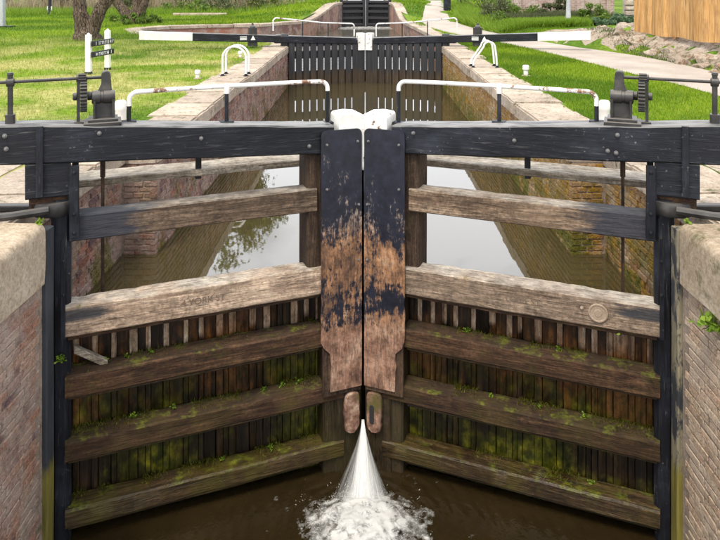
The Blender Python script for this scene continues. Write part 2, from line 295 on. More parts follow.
def mat_fence():
    m = NT('fence_board'); n1 = m.noise(1.2, 6, m.rndvec((30, 30, 1.6)), .65, .5); n2 = m.noise(1.5, 4, m.rndvec((2, 2, 1)))
    kn = m.thr(m.voro(5.5, m.rndvec((2.5, 2.5, 1.0))), .11, .05)
    c = m.ramp(n1, [(.34, (.30,.145,.045)), (.5, (.50,.27,.095)), (.66, (.64,.41,.18))]); c = m.mix(kn, c, (.16,.07,.03))
    c = m.mix(1.0, c, m.ma('ADD', m.ma('MULTIPLY', m.oi.outputs['Random'], .55), .68), 'MULTIPLY'); c = m.mix(m.thr(n2, .55, .75), c, (.30,.16,.07))
    return m.done(c, .75, m.bump(n1, .3, .006), spec=.25)
M['fence'] = mat_fence()
def mat_farbrick():
    m = NT('old_brick_wall'); v = m.vec((1,1,1), src=m.geo.outputs['Position'], rot=(R(90), 0, 0))
    b = m.n.new('ShaderNodeTexBrick'); m.L(v, b.inputs['Vector']); b.inputs['Scale'].default_value = 1.0
    b.inputs['Brick Width'].default_value = .23; b.inputs['Row Height'].default_value = .08; b.inputs['Mortar Size'].default_value = .012
    b.inputs['Color1'].default_value = (.30,.165,.135,1); b.inputs['Color2'].default_value = (.42,.29,.25,1); b.inputs['Mortar'].default_value = (.42,.38,.34,1)
    n = m.noise(1.6, 6, m.geo.outputs['Position'], .7); c = m.mix(m.thr(n, .45, .65), b.outputs[0], (.46,.40,.355)); c = m.mix(m.thr(n, .40, .28), c, (.20,.11,.09))
    return m.done(c, .9, m.bump(b.outputs['Fac'], -.5, .01))
M['far_brick'] = mat_farbrick()
M['rubble'] = mat_stone('rubble_stone', (.26,.20,.15), (.40,.33,.265), (.53,.47,.41), lich=.05, moss=.2, bumpd=.08)
M['bank_rubble'] = mat_stone('bank_rubble', (.17,.12,.08), (.36,.29,.225), (.52,.45,.38), lichen=(.20,.11,.06), lich=.75, moss=.55, bumpd=.12)
M['earth'] = mat_stone('bank_earth', (.16,.12,.08), (.30,.24,.18), (.42,.36,.29), lichen=(.20,.10,.05), lich=.35, moss=.35, bumpd=.06)
M['steel'] = mat_stone('galvanised_steel', (.30,.31,.32), (.38,.39,.40), (.46,.47,.48), lich=0, moss=0, bumpd=.002)
def mat_water(name, col, bs, rough=.03, bd=.01, ior=1.33, spec=.5):
    m = NT(name); p = m.geo.outputs['Position']; n1 = m.noise(bs, 4, m.vec((1, .6, 1), src=p), .5); n2 = m.noise(bs*4, 3, p)
    h = m.ma('ADD', n1, m.ma('MULTIPLY', n2, .2)); cn = m.noise(1.3, 4, p)
    c = m.mix(cn, col, tuple(q*1.7 for q in col)); mm = m.done(c, rough, m.bump(h, .25, bd), spec=spec); m.b.inputs['IOR'].default_value = ior; return mm
M['water_up'] = mat_water('chamber_water', (.036,.028,.012), 1.6, .02, .004, 2.1, .5)
M['water_low'] = mat_water('lower_water', (.024,.016,.007), 7, .06, .09)
def mat_lower():
    m = NT('lower_water'); p = m.geo.outputs['Position']; o = m.sep(p); dx = o[0]; dy = m.ma('SUBTRACT', o[1], 5.35)
    r = m.ma('SQRT', m.ma('ADD', m.ma('MULTIPLY', dx, dx), m.ma('MULTIPLY', dy, dy))); nz = m.noise(3.2, 4, p, .6); n2 = m.noise(16, 4, m.vec((1, .7, 1), src=p), .6)
    ring = m.ma('SINE', m.ma('ADD', m.ma('MULTIPLY', r, 58.0), m.ma('MULTIPLY', nz, 11.0))); fall = m.rng(r, .3, 2.6, 1.0, .10)
    h = m.ma('ADD', m.ma('MULTIPLY', ring, m.ma('MULTIPLY', fall, .35)), m.ma('ADD', m.ma('MULTIPLY', n2, .6), nz))
    scum = m.thr(m.noise(5.5, 7, p, .75, .8), .64, .72); c = m.mix(m.ma('MULTIPLY', scum, .25), m.mix(nz, (.012,.008,.003), (.030,.020,.008)), (.12,.10,.06))
    return m.done(c, .05, m.bump(h, .35, .03), spec=.5)
M['water_low'] = mat_lower()
M['water_pond'] = mat_water('pond_water', (.06,.055,.04), 5, .12, .05, 1.6, .5)
def mat_foam():
    m = NT('foam'); p = m.geo.outputs['Position']; at = m.attr('rnd')[2]
    v = m.noise(15, 7, m.vec((1,1,1), src=p), .68, .25); cell = m.voro(16, m.vec((1,1,1), src=p), 'SMOOTH_F1')
    k = m.ma('ADD', at, m.ma('ADD', m.ma('MULTIPLY', m.ma('SUBTRACT', v, .5), 2.8), m.ma('MULTIPLY', m.ma('SUBTRACT', cell, .35), 1.1))); a = m.ma('MULTIPLY', m.ramp(k, [(.10, 0.0), (.6, .24), (1.0, .60)]), 1.0)
    m.done(m.mix(v, (.72,.72,.70), (.90,.90,.88)), .55, m.bump(v, .25, .015)); m.b.inputs['Subsurface Weight'].default_value = .0
    m._in(m.b.inputs['Alpha'], a); return m.m
M['foam'] = mat_foam()
def mat_jet():
    m = NT('falling_water'); n = m.noise(1, 5, m.attr('flow')[1], .6)
    m.done((.86,.87,.87), .25, None); m.b.inputs['Transmission Weight'].default_value = .15; m.b.inputs['IOR'].default_value = 1.2
    at = m.attr('rnd')[2]; k = m.thr(n, .36, .66); m._in(m.b.inputs['Alpha'], m.ma('MULTIPLY', at, k)); return m.m
M['jet'] = mat_jet()
def mat_flat(name, c, r=.6):
    m = NT(name); n = m.noise(14, 5); return m.done(m.mix(n, tuple(q*.75 for q in c), tuple(min(1, q*1.2) for q in c)), r, m.bump(n, .1, .003))
M['letter_dark'] = mat_flat('carved_letter', (.165,.118,.084), .9); M['letter_white'] = mat_flat('white_letter', (.72,.72,.70))
M['plaque'] = mat_stone('plaque_metal', (.27,.20,.145), (.35,.27,.20), (.44,.35,.27), lich=0, moss=0, bumpd=.006, sc=4)
M['glass'] = mat_flat('window_pane', (.20,.21,.26), .2); M['hole'] = mat_flat('slot_iron', (.02,.02,.022), .7)

# ------------------------------------------------------------------ mesh helpers
class MB:
    def __init__(s): s.v = []; s.f = []; s.r = []
    def add(s, v, f, r=None):
        o = len(s.v); s.v += [tuple(p) for p in v]; s.f += [tuple(i+o for i in q) for q in f]; s.r += [r if r is not None else 0.0]*len(v); return s
    def build(s, name, mat, parent=None, m=1, loc=(0,0,0), smooth=None, attr=False, bev=0):
        me = bpy.data.meshes.new(name)
        vs = s.v if m == 1 else [(-x, y, z) for x, y, z in s.v]
        me.from_pydata(vs, [], s.f)
        bm = bmesh.new(); bm.from_mesh(me); bmesh.ops.recalc_face_normals(bm, faces=bm.faces)
        if bev: bmesh.ops.bevel(bm, geom=bm.edges[:], offset=bev, segments=1, affect='EDGES')
        bm.to_mesh(me); bm.free()
        if attr and not bev:
            a = me.attributes.new('rnd', 'FLOAT', 'POINT'); a.data.foreach_set('value', s.r)
        return link(name, me, mat, parent, loc, smooth)
def link(name, me, mat, parent=None, loc=(0,0,0), smooth=None):
    if mat is not None and not me.materials: me.materials.append(M[mat] if isinstance(mat, str) else mat)
    if smooth is not None:
        me.shade_smooth(); me.set_sharp_from_angle(angle=R(smooth))
    o = bpy.data.objects.new(name, me); COL.objects.link(o); o.parent = parent; o.location = loc; return o
def tag(o, label=None, cat=None, group=None, kind=None):
    if label: o['label'] = label
    if cat: o['category'] = cat
    if group: o['group'] = group
    if kind: o['kind'] = kind
    return o
def empty(name, loc=(0,0,0), rz=0):
    o = bpy.data.objects.new(name, None); COL.objects.link(o); o.location = loc; o.rotation_euler = (0,0,rz); o.empty_display_size = .2; return o
def box(x0, x1, y0, y1, z0, z1):
    v = [(x0,y0,z0),(x1,y0,z0),(x1,y1,z0),(x0,y1,z0),(x0,y0,z1),(x1,y0,z1),(x1,y1,z1),(x0,y1,z1)]
    return v, [(0,3,2,1),(4,5,6,7),(0,1,5,4),(1,2,6,5),(2,3,7,6),(3,0,4,7)]
def timber(a0, a1, b0, b1, c0, c1, axis='x', ch=.012, jit=.004, seg=None, seed=0, c_end=None, bow=0, chip=.0, mitre=0):
    """bar from a0 to a1 along the axis with section b x c (c may taper to c_end), chamfered and a little uneven"""
    Ln = a1 - a0; seg = seg or max(2, int(abs(Ln)/.12)); V = []; F = []
    for i in range(seg+1):
        t = i/seg; a = a0 + Ln*t
        cc0, cc1 = (c0, c1) if c_end is None else (c0+(c_end[0]-c0)*t, c1+(c_end[1]-c1)*t)
        cx = [b0, b1]; k = ch
        sec = [(b0+k,cc0),(b1-k,cc0),(b1,cc0+k),(b1,cc1-k),(b1-k,cc1),(b0+k,cc1),(b0,cc1-k),(b0,cc0+k)]
        for j, (b, c) in enumerate(sec):
            n = mnoise.noise_vector(Vector((a*2.3+seed*7.1, b*9+seed, c*9-seed)))
            n2 = mnoise.noise(Vector((a*11+seed*3.3, b*21, c*21+seed)))
            e = chip*max(0, n2-.15)*(1.6 if c > (cc0+cc1)/2 else .35)
            mb, mc = (b0+b1)/2, (cc0+cc1)/2
            bb = b + n.x*jit + (mb-b)*e*.6; c2 = c + n.y*jit + bow*math.sin(math.pi*t) + (mc-c)*e
            aa = a + (mitre*(b-b0) if i == seg else 0)
            V.append({'x': (aa, bb, c2), 'y': (bb, aa, c2), 'z': (bb, c2, aa)}[axis])
    for i in range(seg):
        for j in range(8):
            p, q = i*8+j, i*8+(j+1) % 8; F.append((p, q, q+8, p+8))
    F.append(tuple(range(7,-1,-1))); F.append(tuple(seg*8+j for j in range(8)))
    return V, F
def tube(pts, rad, n=8, cap=True):
    V = []; F = []; pts = [Vector(p) for p in pts]; rs = rad if isinstance(rad, (list, tuple)) else [rad]*len(pts)
    ref = None
    for i, p in enumerate(pts):
        d = (pts[min(i+1, len(pts)-1)] - pts[max(i-1, 0)]).normalized()
        if ref is None: ref = d.orthogonal().normalized()
        u = (ref - d*ref.dot(d)); u = u.normalized() if u.length > 1e-5 else d.orthogonal().normalized(); w = d.cross(u); ref = u
        for k in range(n): a = 2*math.pi*k/n; V.append(p + (u*math.cos(a) + w*math.sin(a))*rs[i])
    for i in range(len(pts)-1):
        for k in range(n): a, b = i*n+k, i*n+(k+1) % n; F.append((a, b, b+n, a+n))
    if cap: F.append(tuple(range(n-1,-1,-1))); F.append(tuple((len(pts)-1)*n+k for k in range(n)))
    return V, F
def lathe(prof, c=(0,0,0), n=20, axis='z'):
    V = []; F = []
    for r, h in prof:
        for k in range(n):
            a = 2*math.pi*k/n; p = (r*math.cos(a), r*math.sin(a), h)
            if axis == 'x': p = (h, p[0], p[1])
            if axis == 'y': p = (p[0], h, p[1])
            V.append((p[0]+c[0], p[1]+c[1], p[2]+c[2]))
    for i in range(len(prof)-1):
        for k in range(n): a, b = i*n+k, i*n+(k+1) % n; F.append((a, b, b+n, a+n))
    F.append(tuple(range(n-1,-1,-1))); F.append(tuple((len(prof)-1)*n+k for k in range(n)))
    return V, F
def extrude(outline, d0, d1, plane='xz'):
    n = len(outline); V = []
    for d in (d0, d1):
        for a, b in outline: V.append({'xz': (a, d, b), 'yz': (d, a, b), 'xy': (a, b, d)}[plane])
    return V, [tuple(range(n)), tuple(range(2*n-1, n-1, -1))] + [(i, (i+1) % n, n+(i+1) % n, n+i) for i in range(n)]
def arc(cx, cy, r, a0, a1, n): return [(cx+r*math.cos(R(a0+(a1-a0)*i/n)), cy+r*math.sin(R(a0+(a1-a0)*i/n))) for i in range(n+1)]
def gear(r, w, n, c, axis='x', td=.016):
    o = []
    for k in range(n):
        for j, rr in ((0, r-td), (.3, r), (.62, r), (.92, r-td)):
            a = 2*math.pi*(k+j)/n; o.append((rr*math.cos(a), rr*math.sin(a)))
    V, F = extrude([(c[1]+a, c[2]+b) for a, b in o], c[0]-w/2, c[0]+w/2, 'yz'); return V, F
def text_mesh(s, size, name, mat, parent, loc, rot, depth=.003, m=1):
    cu = bpy.data.curves.new(name, 'FONT'); cu.body = s; cu.size = size; cu.extrude = depth; cu.align_x = 'CENTER'; cu.align_y = 'CENTER'
    t = bpy.data.objects.new('tmp', cu); COL.objects.link(t); dg = bpy.context.evaluated_depsgraph_get()
    me = bpy.data.meshes.new_from_object(t.evaluated_get(dg)); bpy.data.objects.remove(t); me.name = name; me.materials.clear()
    o = link(name, me, mat, parent, loc); o.rotation_euler = rot; return o

# ------------------------------------------------------------------ ground, path, water
HOLE = [(-2.9,-8),(-2.9,4.6),(-3.15,4.6),(-3.15,7.9),(-2.85,7.9),(-2.85,21.4),(-3.4,22.2),(-5.5,23.5),(-8.5,25.5),(-9.8,28.5),(-9.0,30.9),(-7.4,31.7),(-5.2,32.5),(-3.5,35.0),(-2.5,40),(-1.75,44.5),
        (-1.75,60),(1.75,60),(1.75,44.5),(2.0,40),(2.15,34),(2.5,28),(2.75,23),(2.85,21.4),(2.85,7.9),(3.15,7.9),(3.15,4.6),(2.9,4.6),(2.9,-8)]
PATH = [(5.9,-8),(5.75,6),(5.74,11.0),(5.67,12.3),(5.45,13.5),(5.25,15.25),(5.0,17.5),(4.3,21.6),(3.3,25),(2.75,29),(2.75,34),(3.4,39.7),(4.87,51.7),(6.3,66),(8,95),(10,150),
        (14,150),(10.5,95),(7.7,66),(5.5,47.6),(4.5,37),(4.5,31),(4.9,26.4),(5.95,20.5),(6.95,17.8),(7.25,15.2),(7.30,12),(7.35,6),(7.5,-8)]
def in_poly(x, y, P):
    c = False; j = len(P)-1
    for i in range(len(P)):
        xi, yi = P[i]; xj, yj = P[j]
        if (yi > y) != (yj > y) and x < (xj-xi)*(y-yi)/(yj-yi)+xi: c = not c
        j = i
    return c
def seg_dist(x, y, P, closed=False):
    best = 1e9
    for i in range(len(P)-(0 if closed else 1)):
        x0, y0 = P[i]; x1, y1 = P[(i+1) % len(P)]; dx, dy = x1-x0, y1-y0; t = max(0, min(1, ((x-x0)*dx+(y-y0)*dy)/(dx*dx+dy*dy+1e-9)))
        best = min(best, math.hypot(x-x0-t*dx, y-y0-t*dy))
    return best
PATH0 = list(PATH)
def smooth(a, b, x): t = max(0, min(1, (x-a)/(b-a))); return t*t*(3-2*t)
def path_right_x(y):
    pts = sorted([(q[1], q[0]) for q in PATH0[16:]])
    for (y0, x0), (y1, x1) in zip(pts, pts[1:]):
        if y0 <= y <= y1: return x0+(x1-x0)*(y-y0)/(y1-y0+1e-9)
    return pts[-1][1] if y > pts[-1][0] else pts[0][1]
def gz(x, y):
    z = 0.0
    if x > 2.5:                                              # bank on the right of the path
        d = x - path_right_x(y) - .15
        k = 1 - .55*smooth(20.5, 24.5, y)
        if d > 0: z += k*(.46*smooth(0, 1.0, d) + .30*smooth(.9, 5, d))
    dl = -x - 6
    if dl > 0: z += .05*mnoise.noise(Vector((x*.2, y*.2, 0)))*smooth(0, 3, dl)
    # lawn rises towards the far lock
    z += .75*smooth(36, 43, y)*smooth(9, 2.5, abs(x))
    return z
def cdt_mesh(outer, hole, pts, zfun, name, mat, keep):
    vs = [Vector(p) for p in outer]; ed = [(i, (i+1) % len(outer)) for i in range(len(outer))]
    if hole: o = len(vs); vs += [Vector(p) for p in hole]; ed += [(o+i, o+(i+1) % len(hole)) for i in range(len(hole))]
    vs += [Vector(p) for p in pts]
    V, E, F, *_ = delaunay_2d_cdt(vs, ed, [], 1, 1e-5)
    F2 = [f for f in F if keep(sum(V[i].x for i in f)/len(f), sum(V[i].y for i in f)/len(f))]
    me = bpy.data.meshes.new(name); me.from_pydata([(v.x, v.y, zfun(v.x, v.y)) for v in V], [], [tuple(f) for f in F2]); me.update()
    if me.polygons and me.polygons[0].normal.z < 0: me.flip_normals()
    return link(name, me, mat, None, (0,0,0), 60)
hp = [(x, y) for x, y in HOLE]; hp[0] = (-2.9,-7.99); hp[-1] = (2.9,-7.99)
gp = []
for gx in np.arange(-60, 61, 1.0):
    for gy in np.arange(-7.5, 90, 1.0):
        if abs(gx) > 16 and (int(gx) % 3 or int(gy-.5) % 3): continue
        x, y = gx+random.uniform(-.2,.2), gy+random.uniform(-.2,.2)
        if not in_poly(x, y, HOLE) and seg_dist(x, y, HOLE, True) > .35: gp.append((x, y))
for gx in np.arange(4.5, 11, .4):
    for gy in np.arange(9, 34, .5):
        if not in_poly(gx, gy, HOLE) and seg_dist(gx, gy, HOLE, True) > .3: gp.append((gx+random.uniform(-.1,.1), gy+random.uniform(-.1,.1)))
GZ = -.02
g = cdt_mesh([(-900,-8),(900,-8),(900,1500),(-900,1500)], hp, gp, lambda x, y: GZ + gz(x, y), 'ground', 'ground', lambda x, y: not in_poly(x, y, HOLE))
tag(g, kind='structure')
pp = [(x, y) for x in np.arange(2.5, 12, .6) for y in np.arange(-7, 120, .8) if in_poly(x, y, PATH) and seg_dist(x, y, PATH, True) > .2]
def chaikin(P, n=2):
    for _ in range(n): P = [q for (x0, y0), (x1, y1) in zip(P, P[1:]+P[:1]) for q in ((.75*x0+.25*x1, .75*y0+.25*y1), (.25*x0+.75*x1, .25*y0+.75*y1))]
    return P
PATH = chaikin(PATH)
p_ = cdt_mesh(PATH, None, pp, lambda x, y: GZ + .012 + (.75*smooth(36, 43, y)*smooth(9, 2.5, abs(x))), 'towpath', 'path', lambda x, y: in_poly(x, y, PATH))
tag(p_, kind='structure')
def flat_poly(name, P, z, mat):
    me = bpy.data.meshes.new(name); me.from_pydata([(x, y, z) for x, y in P], [], [tuple(range(len(P)))]); me.update()
    if me.polygons[0].normal.z < 0: me.flip_normals()
    return tag(link(name, me, mat), kind='structure')
flat_poly('lower_water', [(-2.75,-8),(2.75,-8),(2.75,5.2),(2.3,5.25),(0,6.12),(-2.3,5.25),(-2.75,5.2)], -2.45, 'water_low')
flat_poly('chamber_water', [(-2.75,5.32),(0,6.28),(2.75,5.32),(2.75,20.2),(2.4,20.32),(0,21.2),(-2.4,20.32),(-2.75,20.2)], -1.2, 'water_up')
flat_poly('pond_water', [(-2.6,20.7),(0,21.35),(2.6,20.7),(3.2,23),(2.9,30),(2.4,40),(1.8,45),(0,45.2),(-1.8,45),(-2.8,40),(-3.8,35),(-5.5,32.8),(-7.5,32.1),(-9.4,31.3),(-10.2,28.5),(-8.9,25.2),(-5.6,23.2),(-3.6,21.9)], -.85, 'water_pond')

flat_poly('lock_bed', [(-14,-9),(14,-9),(14,64),(-14,64)], -3.25, 'mortar_bed')

# ------------------------------------------------------------------ lock walls
def brick_mesh(i, L_=.215, H=.056, D=.07):
    rr = random.Random(i); V, F = box(-L_/2, L_/2, 0, D, -H/2, H/2)
    me = bpy.data.meshes.new('brick'); me.from_pydata(V, [], F); bm = bmesh.new(); bm.from_mesh(me); bmesh.ops.recalc_face_normals(bm, faces=bm.faces)
    bmesh.ops.bevel(bm, geom=bm.edges[:], offset=.005, segments=1, affect='EDGES')
    for v in bm.verts: v.co += Vector((rr.uniform(-.006,.006), rr.uniform(-.002,.002), rr.uniform(-.005,.005)))
    bm.to_mesh(me); bm.free(); return me
def brick_geo(mb, cx, cy, cz, half, nx, rr, axis='y', H=.056, D=.07):
    """one joined brick; face normal nx along +-x, length along y (axis 'y') or facing -y (axis 'x')"""
    k = .007; L2 = half; p = rr.uniform(-.006, .005)
    if axis == 'y':
        f = cx + nx*p; b = cx - nx*D
        fr = [(f, cy-L2+k, cz-H/2+k), (f, cy+L2-k, cz-H/2+k), (f, cy+L2-k, cz+H/2-k), (f, cy-L2+k, cz+H/2-k)]
        bk = [(b+nx*(D-.012), cy-L2, cz-H/2), (b+nx*(D-.012), cy+L2, cz-H/2), (b+nx*(D-.012), cy+L2, cz+H/2), (b+nx*(D-.012), cy-L2, cz+H/2)]
        b2 = [(b, q[1], q[2]) for q in bk]
    else:
        f = cy - p
        fr = [(cx-L2+k, f, cz-H/2+k), (cx+L2-k, f, cz-H/2+k), (cx+L2-k, f, cz+H/2-k), (cx-L2+k, f, cz+H/2-k)]
        bk = [(cx-L2, cy+.012, cz-H/2), (cx+L2, cy+.012, cz-H/2), (cx+L2, cy+.012, cz+H/2), (cx-L2, cy+.012, cz+H/2)]
        b2 = [(q[0], cy+D, q[2]) for q in bk]
    fr = [(q[0]+rr.uniform(-.003,.003), q[1]+rr.uniform(-.004,.004), q[2]+rr.uniform(-.003,.003)) for q in fr]
    F = [(0,1,2,3)] + [(i, 4+i, 4+(i+1) % 4, (i+1) % 4) for i in range(4)] + [(4+i, 8+i, 8+(i+1) % 4, 4+(i+1) % 4) for i in range(4)]
    mb.add(fr+bk+b2, F, rr.random())
def brick_run(mb, x, y0, y1, z0, z1, nx, rr, axis='y', pitch=.0645):
    nz = int((z1-z0)/pitch)
    for i in range(nz):
        z = z1 - pitch*(i+.5); hdr = i % 2; step = .225 if not hdr else .1125; y = y0 + (0 if i % 2 else -.056)
        while y < y1 - .03:
            a, b = max(y, y0), min(y+step, y1)
            if b-a > .03:
                if axis == 'y': brick_geo(mb, x, (a+b)/2, z+rr.uniform(-.003,.003), (b-a)/2-.005, nx, rr, 'y')
                else: brick_geo(mb, (a+b)/2, x, z+rr.uniform(-.003,.003), (b-a)/2-.005, nx, rr, 'x')
            y += step
BM = [brick_mesh(i) for i in range(6)]
def coping_block(mb_name, x0, x1, y0, y1, z0, z1, mat, parent, rr, rnd=.03, lift=0, edge=None):
    """stone slab with worn rounded arrises"""
    me = bpy.data.meshes.new(mb_name); V, F = box(x0, x1, y0, y1, z0, z1); me.from_pydata(V, [], F)
    bm = bmesh.new(); bm.from_mesh(me); bmesh.ops.recalc_face_normals(bm, faces=bm.faces)
    if edge:       # big bullnose on the edge over the water
        ed = [e for e in bm.edges if all(abs(v.co.x-edge[0]) < 1e-4 and abs(v.co.z-z1) < 1e-4 for v in e.verts)]
        bmesh.ops.bevel(bm, geom=ed, offset=edge[1], segments=5, affect='EDGES', profile=.5)
    bmesh.ops.bevel(bm, geom=[e for e in bm.edges if e.is_manifold and e.calc_face_angle(0) > .9], offset=rnd, segments=2, affect='EDGES')
    bmesh.ops.subdivide_edges(bm, edges=[e for e in bm.edges if e.calc_length() > .3], cuts=5, use_grid_fill=True)
    sd = rr.uniform(0, 50)
    for v in bm.verts: n = mnoise.noise_vector(v.co*3.1+Vector((sd,0,0))); n2_ = mnoise.noise_vector(v.co*9.0+Vector((0,sd,0))); v.co += n*.010 + n2_*.007 + Vector((0,0,lift))
    bm.to_mesh(me); bm.free(); return link(mb_name, me, mat, parent, (0,0,0), 50)
def lock_wall(s):
    """s=-1 left, +1 right"""
    rr = random.Random(11+s); side = 'left' if s < 0 else 'right'
    root = empty('lock_wall', (s*2.8, 5, -2.6)); OFF = (-s*2.8, -5, 2.6)
    bl, bc = ('brick_l', 'brick_cl') if s < 0 else ('brick_r', 'brick_cr')
    def bx(a, b, *r): return (min(s*a, s*b), max(s*a, s*b)) + r
    mb = MB()
    mb.add(*box(*bx(2.3085, 3.1, -7.9, 4.90, -3.2, -.03)))            # tail wall core
    mb.add(*box(*bx(2.675, 3.3, 4.902, 7.515, -3.2, -.03)))          # gate recess core
    mb.add(*box(*bx(2.305, 3.1, 7.517, 21.9, -3.2, -.03)))           # chamber core
    mb.build('mortar_core', 'mortar', root, loc=OFF)
    # single bricks of the tail wall, then the rest joined
    n = 0
    for i in range(35):
        z = -.398 - .0645*(i+.5); y = 4.86 - (0 if i % 2 else .056); first = True
        while y > 2.6 and n < 299:
            L_ = .225 if i % 2 == 0 or rr.random() < .2 else (.1125 if i % 4 == 3 else .225)
            yc = y - L_/2
            o = bpy.data.objects.new('brick', rr.choice(BM)); COL.objects.link(o); o.parent = root
            if not o.data.materials: o.data.materials.append(M[bl])
            o.material_slots[0].link = 'OBJECT'; o.material_slots[0].material = M[bl]
            o.location = Vector((s*(2.302+rr.uniform(-.003,.003)), yc, z+rr.uniform(-.003,.003))) + Vector(OFF)
            o.rotation_euler = (rr.uniform(-.012,.012), rr.uniform(-.012,.012), R(-90)*(1 if s > 0 else -1)+rr.uniform(-.007,.007))
            o.scale = ((L_-.01)/.215, 1, 1); y -= L_; n += 1
            if y < 3.5: break
    rest = MB(); brick_run(rest, s*2.30, -2.0, 3.42, -2.56, -.398, -s, rr)
    tag(rest.build('brickwork', bl, root, loc=OFF, attr=True), kind='stuff')
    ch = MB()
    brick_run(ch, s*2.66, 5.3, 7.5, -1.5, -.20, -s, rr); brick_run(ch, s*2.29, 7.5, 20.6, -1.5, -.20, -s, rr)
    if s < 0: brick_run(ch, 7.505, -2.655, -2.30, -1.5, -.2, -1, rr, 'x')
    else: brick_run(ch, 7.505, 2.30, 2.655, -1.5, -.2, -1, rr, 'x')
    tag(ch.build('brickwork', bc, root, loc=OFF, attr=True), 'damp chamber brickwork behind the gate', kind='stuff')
    # quoin stones by the recess
    # tail coping: tall bullnosed stones
    tm = 'tail_stone' if s < 0 else 'tail_stone_dark'
    y = 4.88; k = 0
    for L_ in (1.22, 1.0, 1.3, .9):
        coping_block('coping_stone', *bx(2.27, 2.95, y-L_+.008, y, -.385, .06), tm, root, rr, .018, 0, (s*2.27, .06)).location = OFF; y -= L_
    # recess + chamber coping, uneven slabs
    y = 4.90
    for L_ in (.86, .94, .80):
        coping_block('coping_stone', *bx(2.63, 3.35, y+.006, y+L_-.006, -.21, 0), 'coping', root, rr, .02, rr.uniform(-.01,.006)).location = OFF; y += L_
    while y < 21.4:
        L_ = rr.uniform(.75, 1.15)
        coping_block('coping_stone', *bx(2.265+rr.uniform(-.012,.012), 2.92+rr.uniform(-.06,.12), y+.007, y+L_-.007, -.21, 0), 'coping', root, rr, .022, rr.uniform(-.012,.010)).location = OFF; y += L_
    # paving beside the gate
    for (a, b, c, d) in ((2.97, 3.6, 3.3, 4.88), (3.37, 4.1, 4.92, 5.9), (3.37, 4.0, 5.92, 6.9), (2.97, 3.7, 2.2, 3.28)):
        coping_block('paving_slab', *bx(a, b, c, d, -.16, -.008), 'coping', root, rr, .015).location = OFF
    # hollow quoin facing, iron strap face down the corner
    q = MB(); q.add(*timber(-3.1, -.01, *bx(2.275, 2.42), 4.905, 5.02, 'z', .01, .004, 24, s)); q.build('quoin_post', 'quoin_l' if s < 0 else 'quoin_r', root, loc=OFF, smooth=40)
    # anchor straps of the collar
    an = MB()
    an.add(*tube([(s*2.32, 5.02, .10), (s*2.52, 4.90, .10), (s*3.0, 4.72, .095), (s*3.7, 4.45, .09)], .030, 8))
    an.add(*timber(2.55, 3.9, 5.28, 5.36, .003, .05, 'x', .008, .002) if s > 0 else timber(-3.9, -2.55, 5.28, 5.36, .003, .05, 'x', .008, .002))
    an.add(*lathe([(.05, -.03), (.055, 0), (.05, .03)], (s*2.74, 4.82, .098), 10, 'y'))
    an.add(*lathe([(.15, .03), (.16, .05), (.16, .11), (.15, .13)], (s*2.36, 5.20, 0), 18))
    an.build('anchor_strap', 'cast_iron', root, loc=OFF, smooth=40)
    tag(root, 'red brick lock wall with a cream stone lip on the left of the gates' if s < 0 else 'pale weathered brick lock wall with mossy stone lip on the right of the gates', 'wall')
    return root
def mat_quoin(name, pale):
    m = NT(name); o = m.sep(); n = m.noise(1.6, 6, m.vec((4, 4, 1.5)), .7); n1 = m.noise(1, 6, m.rndvec((26, 26, 1.6)), .65)
    w = m.ramp(n1, [(.3, (.10,.085,.05)), (.55, (.22,.19,.125)), (.8, (.34,.30,.22))]); b = m.ramp(n, [(.3, (.016,.018,.022)), (.7, (.05,.055,.065))])
    k = m.thr(n, .44, .50) if pale else m.thr(n, .70, .76); c = m.mix(k, b, w)
    am = m.thr(m.ma('ADD', m.rng(o[2], -1.55, -2.1), m.ma('MULTIPLY', n, .8)), .62, .85); c = m.mix(am, c, m.ramp(n1, [(.3, (.07,.06,.01)), (.7, (.26,.22,.04))]))
    return m.done(c, .75, m.bump(n1, .4, .008))
M['quoin_l'] = mat_quoin('quoin_left', False); M['quoin_r'] = mat_quoin('quoin_right', True)
for s in (-1, 1): lock_wall(s)

